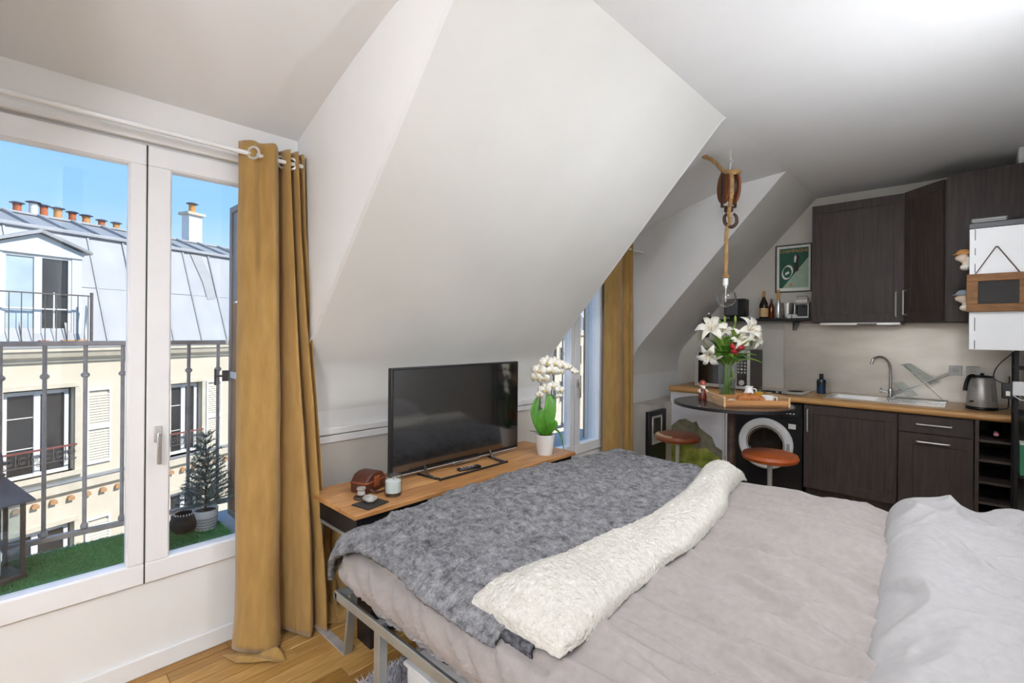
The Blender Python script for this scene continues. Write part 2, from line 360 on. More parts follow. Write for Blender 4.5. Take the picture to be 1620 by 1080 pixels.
# ------------------------------------------------------------------ windows
def window(name, rect, mid, handle_y):
    y0, z0, y1, z1 = rect; t = root_struct(name, (XW, (y0+y1)/2, z0))
    MB().frame('x', (y0, z0-.0, y1, z1), .03, XW-.10, XW-.005).build('frame', M_pvc, t, bevel=.003)
    for a, b, wa, wb_ in ((y0+.006, mid-.0025, .078, .056), (mid+.0025, y1-.006, .082, .075)):
        sw = .086; s = MB(); X0, X1 = XW-.06, XW+.016; za, zb = z0+.004, z1-.004
        s.box((X0, a, za), (X1, b, za+sw)).box((X0, a, zb-sw), (X1, b, zb)).box((X0, a, za+sw), (X1, a+wa, zb-sw)).box((X0, b-wb_, za+sw), (X1, b, zb-sw))
        s = s.build('sash', M_pvc, t, bevel=.004)
        MB().frame('x', (a+wa-.012, za+sw-.012, b-wb_+.012, zb-sw+.012), .016, XW-.03, XW+.010).build('bead', M_bead, s, bevel=.003)
        MB().box((XW-.036, a+wa-.01, z0+sw-.01), (XW-.030, b-wb_+.01, z1-sw+.01)).build('pane', M_glass, s)
    MB().box((XW-.01, mid-.0025, z0+.004), (XW+.012, mid+.0025, z1-.004)).build('meeting_gap', M_gap, t)
    h = MB().box((XW+.016, handle_y-.014, 1.02-.035), (XW+.026, handle_y+.014, 1.02+.035)).build('handle', M_steel, t, bevel=.003)
    MB().cyl((XW+.026, handle_y, 1.02), (XW+.05, handle_y, 1.02), .008).box((XW+.043, handle_y-.008, .895), (XW+.056, handle_y+.008, 1.03)).build('lever', M_chrome, h, bevel=.003)
    return t
window('window_1', W1, .424, .466)
window('window_2', W2, 3.485, 3.52)
# upper rail cover above the first window
struct(MB().box((XW, -.2, 2.262), (XW+.035, 1.02, 2.30)).build('trim_3', M_trim, bevel=.006))

# ------------------------------------------------------------------ added fill lights, out of view above, beside and behind the camera
def lantern(label, loc, r, power):  # glowing globe added to brighten the room, hung out of view
    t = thing('fill_globe', label, 'lamp', (loc[0], loc[1], CEIL))
    MB().cyl((loc[0], loc[1], CEIL), (loc[0], loc[1], CEIL-.02), .05, .045).build('ceiling_rose', M_trim, t)
    MB().cyl((loc[0], loc[1], CEIL-.02), (loc[0], loc[1], loc[2]+r*.95), .004, n=6).build('cord', M_trim, t)
    MB().ball(loc, r, (1, 1, .8), 32, 20).build('shade', mat('fill_globe_glow_%s' % power, 'eff5ff', .9, emit=power), t)
fc_ = thing('fill_ceiling_disc', 'added flat round fill light on the ceiling above the bed', 'lamp', (.05, 2.33, CEIL))  # added fill light, unseen above the camera's view
MB().lathe([(.19, 0), (.21, -.004), (.212, -.05), (.20, -.056), (.19, -.05)], (.05, 2.33, CEIL), 40, close=True).build('ring', M_trim, fc_)
MB().lathe([(.001, -.048), (.19, -.048), (.19, -.042), (.001, -.042)], (.05, 2.33, CEIL), 40).build('diffuser', mat('fill_disc_glow', 'f6f9ff', .9, emit=FILL_DISC_POWER), fc_)
lantern('added round white fill light behind the viewer', (.4, -1.3, 2.25), .27, FILL_GLOBE_POWER)
def fill_bowl(t, c, r, power):                      # added fill light: open-topped opaque bowl with a glowing disc inside
    MB().lathe([(.001, -r*.55), (r*.5, -r*.45), (r*.9, -r*.1), (r, .03), (r-.006, .03), (r*.86, -r*.08), (r*.45, -r*.38), (.001, -r*.47)], c, 36).build('bowl', M_trim, t)
    MB().lathe([(.001, 0), (r*.84, 0), (r*.84, -.006), (.001, -.006)], c, 32).build('glow_disc', mat('fill_bowl_glow_%s' % power, 'eff5ff', .9, emit=power), t)
wu = thing('fill_wall_bowl', 'added white bowl-shaped fill light on the wall over the head of the bed', 'lamp', (.215, 1.75, 1.02))  # added to bounce light off the ceiling, hidden right of the view
fill_bowl(wu, Vector((.215, 1.75, 1.02)), .075, FILL_BOWL_POWER*1.6); MB().box((.275, 1.71, .96), (XR-.001, 1.79, 1.04)).build('wall_plate', M_trim, wu, bevel=.004)
wu2 = thing('fill_wall_bowl', 'added small white bowl-shaped fill light on the wall between the bed and the white cabinet', 'lamp', (.235, 2.75, .98))  # second added bowl, brightens the kitchen end from out of view
fill_bowl(wu2, Vector((.235, 2.75, .98)), .055, FILL_BOWL_POWER*1.7); MB().box((.28, 2.72, .94), (XR-.001, 2.78, 1.0)).build('wall_plate', M_trim, wu2, bevel=.004)
fu = thing('fill_floor_bowl', 'added white standing fill light behind the viewer', 'lamp', (-.5, -1.7, 0))  # added to brighten the near dormer from behind the camera
fill_bowl(fu, Vector((-.5, -1.7, 1.62)), .15, FILL_BOWL_POWER*1.3); MB().cyl((-.5, -1.7, .02), (-.5, -1.7, 1.56), .014).build('pole', M_trim, fu); MB().lathe([(.001, 0), (.14, 0), (.14, .02), (.001, .024)], (-.5, -1.7, 0), 32).build('base', M_trim, fu)

# ------------------------------------------------------------------ bed
BX0, BX1, BY0, BY1 = -1.85, XR-.015, .93, 2.97       # bedding outline
ZT = .625
bed = thing('bed', 'wide bed with grey steel frame and taupe linen sheet', 'bed', (-.8, 1.95, 0))
RZ = .425
MB().box((-1.85, .925, RZ-.030), (XR-.02, .932, RZ+.006)).box((-1.85, .932, RZ-.030), (XR-.02, .965, RZ-.022)).build('side_rail', M_bedm, bed, bevel=.002)
MB().box((-1.80, 2.92, RZ-.028), (XR-.02, 2.95, RZ)).build('side_rail', M_bedm, bed, bevel=.002)
MB().box((-1.857, .925, RZ-.028), (-1.83, 2.95, RZ)).build('foot_rail', M_bedm, bed, bevel=.002)
MB().box((XR-.05, .965, RZ-.028), (XR-.02, 2.95, RZ)).build('head_rail', M_bedm, bed, bevel=.002)
for lx, ly in ((-1.545, .932), (-1.545, 2.91), (.12, .932), (.12, 2.91)):
    MB().box((lx-.018, ly, 0), (lx+.018, ly+.036, RZ-.002)).build('leg', M_bedm, bed, bevel=.003)
for i in range(9):
    x = -1.68+i*.225; MB().box((x, .99, RZ-.020), (x+.07, 2.93, RZ-.006)).build('slat', M_tray, bed)
def drape(u, v, x0, y0, x1, y1, r, z):
    """lay the point (u, v) of a cloth on a top with rounded rims; what lies beyond a rim hangs down"""
    ix0, iy0, ix1, iy1 = x0+r, y0+r, x1-r, y1-r
    dx = u-ix0 if u < ix0 else (u-ix1 if u > ix1 else 0); dy = v-iy0 if v < iy0 else (v-iy1 if v > iy1 else 0)
    e = math.hypot(dx, dy); cx, cy = min(max(u, ix0), ix1), min(max(v, iy0), iy1)
    if e < 1e-6: return Vector((cx, cy, z)), Vector((0, 0, 1)), 0
    a = min(e/r, math.pi/2); lat = r*math.sin(a); drop = r*(1-math.cos(a))+max(0, e-r*math.pi/2)
    n = Vector((dx/e*math.sin(a), dy/e*math.sin(a), math.cos(a)))
    return Vector((cx+dx/e*lat, cy+dy/e*lat, z-drop)), n, drop
def ridge(x): return 1-abs(x)
def sheet_w(x, y):
    w = .014*nz(x*1.2, y*3.5, 3)+.012*nz(x*2.2, y*8, 9)
    k = ridge(2.1*nz(x*1.1+.35*y, y*5.5+.9*x, 1)); w += .070*max(0, k-.55)*(.35+.65*sstep(-1.0, -.5, x))
    k2 = ridge(2.2*nz(x*2.0-1.1*y, y*7+2*x, 21)); w += .065*max(0, k2-.6)*(.2+.8*sstep(-.95, -.4, x))
    w += .011*max(0, ridge(1.7*nz(x*2.4+.7*y, y*12-1.2*x, 41)))**5*(.3+.7*sstep(-1.0, -.35, x))+.008*max(0, ridge(1.7*nz(x*4-1.5*y, y*9+3*x, 77)))**5*sstep(-.8, -.3, x)
    w += .0045*nz(x*9, y*22, 4)*sstep(-.9, -.3, x)
    return w
def f_sheet(s, t):
    u = -2.06+(BX1+2.06)*s; v = .70+(3.20-.70)*t
    p, n, dr = drape(u, v, BX0+.02, BY0+.015, BX1+.3, BY1-.015, .085, ZT)
    w = sheet_w(p.x, p.y)*(1 if dr < .02 else .4)
    if dr > .03:
        q = p.x*1.0+p.z*1.4 if abs(n.y) > abs(n.x) else p.y+p.z*.5
        w += .045*max(0, ridge(2.3*nz(q*8, p.z*1.5, 5))-.5)+.016*nz(q*12, p.z*2, 8)+.018*math.sin(min(1, (dr-.03)/.17)*math.pi)
    w -= .012*sstep(-.42, -.24, p.x)*(1-sstep(-.22, -.1, p.x))*(1 if dr < .02 else 0)
    if dr > .03: w -= .040*sstep(RZ+.10, RZ+.01, p.z)
    p = p+n*w
    if p.z < RZ+.004: p.z = RZ+.004+.2*(p.z-RZ)*.02
    p.z = max(p.z, RZ+.002)
    return p
mt = MB().grid(f_sheet, 170, 210).build('sheet', M_sheet, bed, smooth=180)
MB().box((-1.76, .99, RZ+.003), (XR-.03, 2.92, RZ+.13)).build('mattress', M_duvet, bed, bevel=.04)
# bunched duvet at the head
duv = thing('duvet', 'pale grey linen duvet plumped up along the right end of the bed', 'duvet', (.05, 1.95, ZT))
def f_duv(s, t):
    x0, x1, y0, y1 = -.15-.14*t+.02*nz(t*4, 1.5, 2), BX1, .80, 3.03
    u = x0+(x1-x0)*s; v = y0+(y1-y0)*t
    ed = min((u-x0)/.17, 1.0); ey = min((v-y0)/.14, (y1-v)/.12, 1.0)
    h = (max(0, ed)*(2-max(0, ed)))**.62*(max(0, ey)*(2-max(0, ey)))**.6
    two = 1-.24*math.exp(-((u-.02)/.06)**2)*sstep(2.3, 2.9, v)
    top = ZT-.02+(.125+.025*nz(u*2, v*1.3, 7))*h*two
    w = .014*nz(u*4+v*2, v*3-u*2, 3)+.060*max(0, ridge(2.2*nz(u*3.2+v*1.8, v*2.4-u*3, 11))-.6)+.004*nz(u*14+v*5, v*10, 6)+.010*max(0, ridge(1.7*nz(u*5+v*2.5, v*4-u*4, 51)))**5
    return Vector((u, v, top+w*h))
MB().grid(f_duv, 70, 190).build('cover', M_duvet, duv, smooth=180)
# grey faux-fur throw with its white sherpa side folded back
thr = thing('throw_blanket', 'grey faux-fur throw with a white sherpa edge folded back across the bed', 'blanket', (-1.4, 1.95, ZT))
def zthrow(x, y): return .034+.060*math.exp(-((y-1.85)/.8)**2)*sstep(-.95, -1.55, x)
def f_throw(s, t):
    u0, u1 = BX0-.05-.02*nz(t*5, 0, 1), -.95-.10*sstep(.5, .9, t)
    v0 = BY0-.015+.045*sstep(.08, .3, s)-.02*sstep(.45, .75, s)+.012*nz(s*6, 2, 2)-.03*sstep(.0, .1, .1-s); v1 = BY1+.16
    u = u0+(u1-u0)*s; v = v0+(v1-v0)*t
    p, n, dr = drape(u, v, BX0, BY0-.005, 2, BY1+.01, .11, ZT)
    th = zthrow(p.x, p.y)
    w = th+.010*nz(p.x*3, p.y*3, 2)+.030*max(0, ridge(2.3*nz(p.x*4.2+p.y*2.5, p.y*3.2-p.x*2.2, 31))-.62)
    w += .030*max(0, ridge(2.0*nz(p.x*9, p.y*5+p.x*5, 17))-.6)*(1-sstep(1.1, 1.5, p.y))+.008*nz(p.x*14, p.y*9, 6)
    w += .0045*nz(p.x*60, p.y*60, 3)+.004*nz(p.x*130, p.y*130, 5)
    return p+n*w
MB().grid(f_throw, 230, 400).build('fur_side', M_fur, thr, smooth=180, solid=.02)
def band_edges(t):
    v = BY0+.055+(BY1-.02-BY0-.055)*t
    a = -1.075+.05*math.sin(t*2.6)-.09*sstep(.55, 1, t)-.03*sstep(.2, 0, t); b = -.775-.015*math.sin(t*3.2)-.165*sstep(.5, 1, t)+.02*sstep(.35, .1, t)
    return v, a+.012*nz(t*7, 3, 1), b+.016*nz(t*8, 7, 1)
def f_band(s, t):
    v, a, b = band_edges(t); c = s*2*math.pi; m = (a+b)/2; hw = (b-a)/2
    x = m-hw*math.cos(c)*abs(math.cos(c))**.0; zz = math.sin(c)
    cap = min(1, t/.045, (1-t)/.05)**.5
    up = .078+.016*math.sin(t*7+x*5)+.012*nz(x*5, v*4, 2)
    h = up*max(0, zz)**.55 if zz > 0 else -.012*abs(zz)**.6
    p, n, dr = drape(x, v, BX0, BY0-.005, 2, BY1+.01, .09, ZT)
    fluff = .006*nz(x*45, v*45, 3)+.006*nz(x*90, v*90, 8)+.012*nz(x*11, v*7, 4)*max(0, zz)
    return p+n*(.020+h*cap+fluff*(1 if zz > -.2 else .3))
MB().grid(f_band, 84, 330).build('sherpa_fold', M_sherpa, thr, smooth=180)
def f_lip(s, t):
    x = -1.09+.25*s; a = math.pi*(t*1.25-.2); r = .019
    p, n, dr = drape(x, BY0+.060, BX0, BY0-.005, 2, BY1+.01, .09, ZT)
    c = p+n*.012+Vector((0, -.004, 0)); w = .004*nz(x*70, t*4, 3)
    return c+Vector((0, -math.sin(a)*(r+w), math.cos(a)*(r+w)-.012))
MB().grid(f_lip, 90, 14).build('rolled_hem', mat('dark_fur_edge', '77777c', .95, col2='38383c', scale=60, bump=1, bscale=90, spec=.05), thr, smooth=180, solid=.008)

# things on the floor under the bed
rug = thing('shag_rug', 'pale grey shaggy rug under the bed', 'rug', (-.9, 1.9, 0))
RUG = (-1.82, 1.03, .2, 2.8)
MB().box((RUG[0], RUG[1], .001), (RUG[2], RUG[3], .012)).build('backing', M_rug, rug)
def blades(x0, y0, x1, y1, z, n, h, w, lean):
    s = MB()
    for i in range(n):
        x = random.uniform(x0, x1); y = random.uniform(y0, y1); a = random.uniform(0, 6.283); l = random.uniform(.6, 1)*h
        dx, dy = math.cos(a)*w, math.sin(a)*w; tx, ty = random.uniform(-lean, lean), random.uniform(-lean, lean)
        k = len(s.v); s.v += [Vector((x-dx, y-dy, z)), Vector((x+dx, y+dy, z)), Vector((x+tx, y+ty, z+l))]; s.f.append((k, k+1, k+2))
    return s
sr = blades(RUG[0]-.01, RUG[1]-.01, -1.0, 1.75, .01, 16000, .032, .0035, .022)
sr.build('pile', M_rug, rug, smooth=0, kind='stuff')
stb = thing('storage_box', 'flat white lidded box with a dark panel lying under the bed', 'box', (-1.2, 1.5, .012))
MB().box((-1.60, 1.10, .03), (-.72, 1.95, .165)).build('body', M_white_en, stb, bevel=.008)
MB().box((-1.61, 1.09, .165), (-.71, 1.96, .18)).build('lid', M_white_en, stb, bevel=.004)
MB().box((-1.30, 1.12, .18), (-.95, 1.5, .184)).build('dark_panel', M_slate, stb)

# ------------------------------------------------------------------ curtains
def cloth(name, top, bot, ztop, zbot, parent, nu=90, nv=60, extra=None, m=M_curt):
    T = spline(top, nu); B = spline(bot, nu)
    def f(s, t):
        i = round(s*nu); k = sstep(0, 1, t)*.6+.4*t
        p = T[i].lerp(B[i], k); z = ztop+(zbot-ztop)*t
        q = Vector((p.x+.004*nz(s*6, z*3, 2), p.y+.004*nz(s*5, z*3, 8), z))
        return extra(q, s, t) if extra else q
    return MB().grid(f, nu, nv).build(name, m, parent, smooth=180, solid=.003)
c1 = thing('curtain', 'long mustard yellow curtain hanging beside the large window, pooling on the floor', 'curtain', (-2.42, .93, 0))
top = [(-2.475, .752, 0), (-2.44, .770, 0), (-2.415, .80, 0), (-2.425, .835, 0), (-2.385, .88, 0), (-2.455, .925, 0), (-2.475, .935, 0), (-2.42, .948, 0), (-2.402, .962, 0), (-2.45, .970, 0), (-2.47, .978, 0), (-2.41, .990, 0), (-2.405, 1.0, 0), (-2.47, 1.012, 0), (-2.42, 1.032, 0), (-2.47, 1.05, 0)]
bot = [(-2.47, .748, 0), (-2.42, .758, 0), (-2.375, .80, 0), (-2.34, .85, 0), (-2.35, .905, 0), (-2.42, .935, 0), (-2.43, .95, 0), (-2.33, .99, 0), (-2.27, 1.02, 0), (-2.31, 1.05, 0), (-2.39, 1.05, 0), (-2.31, 1.075, 0), (-2.28, 1.10, 0), (-2.36, 1.11, 0), (-2.34, 1.14, 0), (-2.42, 1.15, 0)]
def ex1(p, s, t):
    low = sstep(.93, 1, t)
    if s < .45:
        p.x += low*.02; p.y -= low*.015*(1-s/.45); p.z += .01*math.sin(s*20)*low
    p.x += .012*math.sin(p.z*5+s*9)*sstep(.55, .9, t)+.012*math.sin(s*34+p.z*2.2)*sstep(.1, .4, s)*(1-sstep(.25, .45, s))
    p.z = max(p.z, .006); return p
cl = cloth('panel', top, bot, 2.345, .012, c1, 150, 80, ex1)
MB().grid(lambda s, t: Vector((-2.31+.10*s+.02*math.sin(t*5)-.10*t, .85-.16*t+.03*s, .012+.022*(1-t)*math.sin(s*3.0)+.012*math.sin(t*9+s*4)*(1-t))), 24, 24).build('trailing_hem', M_curt, c1, smooth=180, solid=.003)
rod = thing('curtain_rod', 'thin white curtain rod above the large window', 'curtain rod', (-2.43, .4, 2.27))
MB().cyl((-2.43, -.2, 2.285), (-2.43, 1.03, 2.285), .0105).build('rod', M_trim, rod)
for y in (-.15, 1.03):
    MB().cyl((-2.43, y, 2.285), (XW, y, 2.285), .006).cyl((XW, y, 2.285), (XW+.006, y, 2.285), .02).build('bracket', M_trim, rod)
ring = MB()
for i in range(25): pass
ring.lathe([(.022, -.004), (.030, -.004), (.032, 0), (.030, .004), (.022, .004), (.020, 0)], (0, 0, 0), 24, axis='x', close=True)
for k, (x, y, rz) in enumerate(((-2.405, .795, 40), (-2.44, .93, -60), (-2.43, .975, 60), (-2.44, 1.015, -60))):
    o = ring.build('eyelet', M_steel, c1, local=True); o.location = Vector((x, y, 2.285))-c1.location; o.rotation_euler = (0, 0, R(rz-90))
# the loose tail of cloth behind the desk leg
c1b = thing('curtain', 'bunched mustard yellow curtain end heaped on the floor behind the desk leg', 'curtain', (-2.45, 1.25, 0))
cloth('panel', [(-2.50, 1.13, 0), (-2.45, 1.15, 0), (-2.44, 1.19, 0), (-2.49, 1.21, 0), (-2.45, 1.24, 0), (-2.43, 1.28, 0), (-2.48, 1.31, 0), (-2.45, 1.36, 0)],
      [(-2.52, 1.19, 0), (-2.42, 1.16, 0), (-2.38, 1.19, 0), (-2.44, 1.23, 0), (-2.40, 1.25, 0), (-2.36, 1.30, 0), (-2.42, 1.35, 0), (-2.45, 1.44, 0)], .60, .03, c1b, 80, 40,
      lambda p, s, t: Vector((p.x+.025*math.sin(t*7+s*5), p.y-.05*math.sin(t*3.14)*(s-.3), p.z)))
def f_heap(s, t):
    a = s*2*math.pi; r = (.02+.10*t)*(1+.25*math.sin(a*3+1)+.15*math.sin(a*5)); h = .085*(1-t*t)**.6*(1+.35*math.sin(a*4+t*6))
    return Vector((-2.405+r*math.cos(a)*.75, 1.17+r*math.sin(a)*1.15, max(.006, h+.012*math.sin(t*14+a*2)*(1-t))))
MB().grid(f_heap, 60, 22).build('heaped_hem', M_curt, c1b, smooth=180, solid=.003)
c2 = thing('curtain', 'mustard yellow curtain hanging beside the far window near the kitchen', 'curtain', (-2.45, 4.12, 0))
cloth('panel', [(-2.50, 3.88, 0), (-2.44, 3.91, 0), (-2.41, 3.98, 0), (-2.42, 4.06, 0), (-2.46, 4.10, 0), (-2.49, 4.115, 0), (-2.42, 4.14, 0), (-2.41, 4.17, 0), (-2.48, 4.20, 0), (-2.42, 4.23, 0), (-2.42, 4.26, 0), (-2.48, 4.29, 0), (-2.46, 4.33, 0)],
      [(-2.51, 3.87, 0), (-2.43, 3.89, 0), (-2.39, 3.97, 0), (-2.40, 4.05, 0), (-2.45, 4.09, 0), (-2.48, 4.10, 0), (-2.40, 4.13, 0), (-2.39, 4.16, 0), (-2.47, 4.19, 0), (-2.40, 4.22, 0), (-2.40, 4.25, 0), (-2.47, 4.28, 0), (-2.45, 4.33, 0)], 2.345, .02, c2, 130, 40)
rod2 = thing('curtain_rod', 'thin white curtain rod above the far window', 'curtain rod', (-2.43, 3.8, 2.27))
MB().cyl((-2.43, 3.13, 2.285), (-2.43, 4.46, 2.285), .0105).build('rod', M_trim, rod2)
for y in (3.16, 4.44): MB().cyl((-2.43, y, 2.285), (XW, y, 2.285), .006).build('bracket', M_trim, rod2)

# ------------------------------------------------------------------ desk under the slope
ZD = .67
desk = thing('desk', 'long narrow wooden desk with black metal apron and steel trapezoid legs under the sloped wall', 'desk', (-2.15, 1.87, 0))
DX0, DX1, DY0, DY1 = -2.40, -1.93, 1.055, 2.66
for i, (a, b) in enumerate(((0, .17), (.17, .32), (.32, .47))):
    MB().box((DX0+a+.0008, DY0, ZD-.022), (DX0+b-.0008, DY1, ZD)).build('board', (M_desk, M_desk2, M_desk)[i], desk, bevel=.003)
MB().box((DX0+.035, DY0+.02, ZD-.115), (DX1-.02, DY0+.04, ZD-.022)).build('apron', M_blackm, desk, bevel=.002)
MB().box((DX0+.035, DY1-.04, ZD-.115), (DX1-.02, DY1-.02, ZD-.022)).build('apron', M_blackm, desk, bevel=.002)
MB().box((DX1-.04, DY0+.04, ZD-.115), (DX1-.02, DY1-.04, ZD-.022)).build('apron', M_blackm, desk, bevel=.002)
MB().box((DX0+.035, DY0+.04, ZD-.115), (DX0+.055, DY1-.04, ZD-.022)).build('apron', M_blackm, desk, bevel=.002)
for y in (DY0+.02, DY1-.06):
    MB().bar((DX0+.045, y+.02, ZD-.125), (DX1-.02, y+.02, ZD-.125), .04, .016).build('top_bar', M_bedm, desk, bevel=.002)
    MB().bar((DX0+.05, y+.02, ZD-.12), (DX0+.012, y+.02, .004), .04, .016, up=(1, 0, 0)).build('leg', M_bedm, desk, bevel=.002)
    MB().bar((DX1-.035, y+.02, ZD-.12), (-2.06, y+.02, .004), .04, .016, up=(1, 0, 0)).build('leg', M_bedm, desk, bevel=.002)
    MB().box((DX0+.01, y, .0005), (-2.055, y+.04, .008)).build('floor_bar', M_rail, desk)

# television
tv = thing('television', 'black flat-screen television on a thin black frame stand on the desk', 'television', (-2.17, 1.9, ZD))
TX, TY0, TY1, TZ0, TZ1 = -2.20, 1.405, 2.378, .70, 1.275
MB().box((TX-.035, TY0, TZ0), (TX, TY1, TZ1)).build('bezel', M_black, tv, bevel=.004)
MB().box((TX-.001, TY0+.012, TZ0+.022), (TX+.0012, TY1-.012, TZ1-.012)).build('screen', M_screen, tv)
MB().box((TX-.065, TY0+.15, TZ0+.08), (TX-.034, TY1-.15, TZ0+.38)).build('rear_housing', M_black, tv, bevel=.01)
MB().box((TX, TY0+.01, TZ0+.001), (TX+.002, TY1-.01, TZ0+.006)).build('lower_strip', M_steel, tv)
MB().box((TX-.002, 1.83, TZ0-.010), (TX+.004, 2.03, TZ0+.006)).build('badge_bar', M_chrome, tv, bevel=.002)
lp = [(-2.235, 1.60), (-2.075, 1.63), (-2.065, 1.66), (-2.065, 2.10), (-2.08, 2.125), (-2.235, 2.14)]
MB().tube([(x, y, ZD+.007) for x, y in spline([(a, b, 0) for a, b in lp], 30) for x, y in [(x, y)]] if False else [(p.x, p.y, ZD+.0065) for p in spline([(a, b, 0) for a, b in lp], 40)], .0065, 8).build('stand_loop', M_black, tv)
for y in (1.62, 2.12): MB().tube([(-2.10, y, ZD+.006), (-2.17, y, ZD+.012), (-2.205, y, TZ0+.03)], .007, 8).build('stand_arm', M_black, tv)
rem = thing('remote_control', 'black remote control lying in front of the television', 'remote', at(742, 742, z=ZD))
o = MB().box((-.02, -.075, 0), (.02, .075, .016)).build('body', M_black, rem, local=True, bevel=.006)
for i in range(4):
    for j in range(3): MB().cbox((-.010+j*.010, -.05+i*.024, .0165), (.006, .010, .002)).build('button', M_rail, rem, local=True)
rem.rotation_euler.z = R(-8)
# candle in a glass
cp = at(622, 783, z=ZD)
can = thing('candle', 'white candle in a clear glass beside the television', 'candle', cp)
MB().lathe([(.001, .003), (.036, .003), (.039, .006), (.040, .095), (.0415, .097), (.0425, .095), (.0415, .004), (.038, 0), (.001, 0)], cp, 32).build('glass', M_vase, can)
MB().lathe([(.001, .018), (.0365, .018), (.0375, .022), (.0378, .072), (.030, .075), (.001, .074)], cp, 32).build('wax', M_wax, can)
MB().cyl(cp+Vector((0, 0, .073)), cp+Vector((.001, 0, .084)), .0012, n=6).build('wick', M_black, can)
# slate coaster with a stone
kp = at(586, 797, z=ZD)
co = thing('coaster', 'square dark slate coaster at the near corner of the desk', 'coaster', kp, R(12))
MB().box((-.055, -.062, 0), (.055, .062, .006)).build('slate', M_slate, co, local=True, bevel=.001)
st = thing('mineral_stone', 'rough pale grey stone lying on the slate coaster', 'stone', kp+Vector((-.012, .006, .006)))
s = MB().ball((0, 0, .016), .036, (1, .85, .46), 14, 9)
for v in s.v: v *= 1+.16*nz(v.x*40, v.y*40, v.z*40)
for v in s.v: v.z = max(0, v.z)
s.build('rock', M_stone, st, local=True, smooth=20); pass
# brown leather camera case with rounded top
bp = at(583, 774, z=ZD)
cs = thing('leather_case', 'dark brown rounded leather case standing at the back of the desk', 'case', bp, R(20))
prof = [(-.075, 0), (.075, 0), (.078, .02), (.078, .055), (.05, .088), (.02, .098), (-.02, .098), (-.05, .088), (-.078, .055), (-.078, .02)]
MB().prism(prof, 'x', -.05, .05).build('body', M_brown, cs, local=True, bevel=.008)
MB().box((-.052, -.080, .050), (.054, .080, .056)).build('lid_seam', M_leather, cs, local=True, bevel=.002)
MB().box((.046, -.02, .025), (.056, .02, .075)).build('flap', M_leather, cs, local=True, bevel=.003)
MB().tube(spline([(.05, .05, .04), (.075, .06, .015), (.09, .02, .006), (.075, -.03, .006), (.05, -.05, .02)], 24), .006).build('strap', M_brown, cs, local=True)
tp = at(568, 789, z=ZD)
tw = thing('metal_ornament', 'small tarnished metal ornament in front of the brown case', 'ornament', tp)
MB().lathe([(.014, 0), (.024, 0), (.027, .005), (.025, .012), (.014, .012)], (0, 0, 0), 24, close=True).build('ring', M_rust, tw, local=True)
MB().lathe([(.012, 0), (.020, .004), (.016, .022), (.022, .03), (.020, .036), (.012, .036)], (-.012, .018, .012), 20).build('eyepiece', M_stone, tw, local=True)

# orchid
op = at(862, 718, z=ZD)
orc = thing('orchid', 'white flowering orchid in a plain white pot at the far end of the desk', 'potted plant', op)
MB().lathe([(.001, 0), (.047, 0), (.05, .004), (.066, .125), (.068, .13), (.064, .132), (.06, .118), (.001, .115)], op, 36).build('pot', M_pot, orc)
MB().lathe([(.001, .122), (.03, .125), (.061, .118)], op, 20).build('soil', M_bark, orc)
def leaf(pts, w, m, parent, name='leaf', fold=.25, thick=.0015, nseg=14, local=False, tip=.55, up=Vector((0, 0, 1))):
    C = spline(pts, nseg); s = MB(); vs = []
    for i, p in enumerate(C):
        t = i/nseg; d = (C[min(i+1, nseg)]-C[max(i-1, 0)]).normalized(); a = d.cross(up)
        if a.length < .15: a = d.cross(Vector((.8, .6, 0)))
        a.normalize(); n = a.cross(d).normalized(); ww = w*math.sin(math.pi*min(1, (t*.93+.07)))**tip
        if t > .97: ww *= .25
        for k in (-1, -.5, 0, .5, 1): vs.append(p+a*ww*k+n*ww*fold*abs(k))
    fs = [(i*5+j, i*5+j+1, (i+1)*5+j+1, (i+1)*5+j) for i in range(nseg) for j in range(4)]
    return s.add(vs, fs).build(name, m, parent, smooth=180, solid=thick, local=local)
O = op+Vector((0, 0, .12))
def camv(dx, dy, dz): return CR*dx+_w*dy+Vector((0, 0, dz))       # right / away / up as seen from the viewpoint
for pts, w in (([(0,0,0),(-.035,.01,.06),(-.06,.02,.15),(-.035,.03,.235)], .034), ([(0,0,0),(.012,-.01,.07),(.03,-.012,.18),(.022,.01,.26)], .042),
               ([(0,0,0),(-.02,-.03,.04),(-.035,-.05,.11),(-.02,-.05,.17)], .026), ([(0,0,0),(.03,-.03,.05),(.05,-.045,.08),(.035,-.05,.10)], .028),
               ([(0,0,0),(.05,0,.035),(.085,-.01,.01),(.115,-.02,-.085)], .022), ([(0,0,0),(-.04,0,.02),(-.075,-.01,.028),(-.095,-.02,.034)], .012), ([(0,0,0),(-.01,.03,.06),(-.04,.05,.14),(-.05,.06,.19)], .03)):
    leaf([O+camv(p[0]*1.1, p[1], p[2]*1.12) for p in pts], w*.98, M_leaf, orc, up=-_w if pts[-1][2] > .08 else Vector((0, 0, 1)))
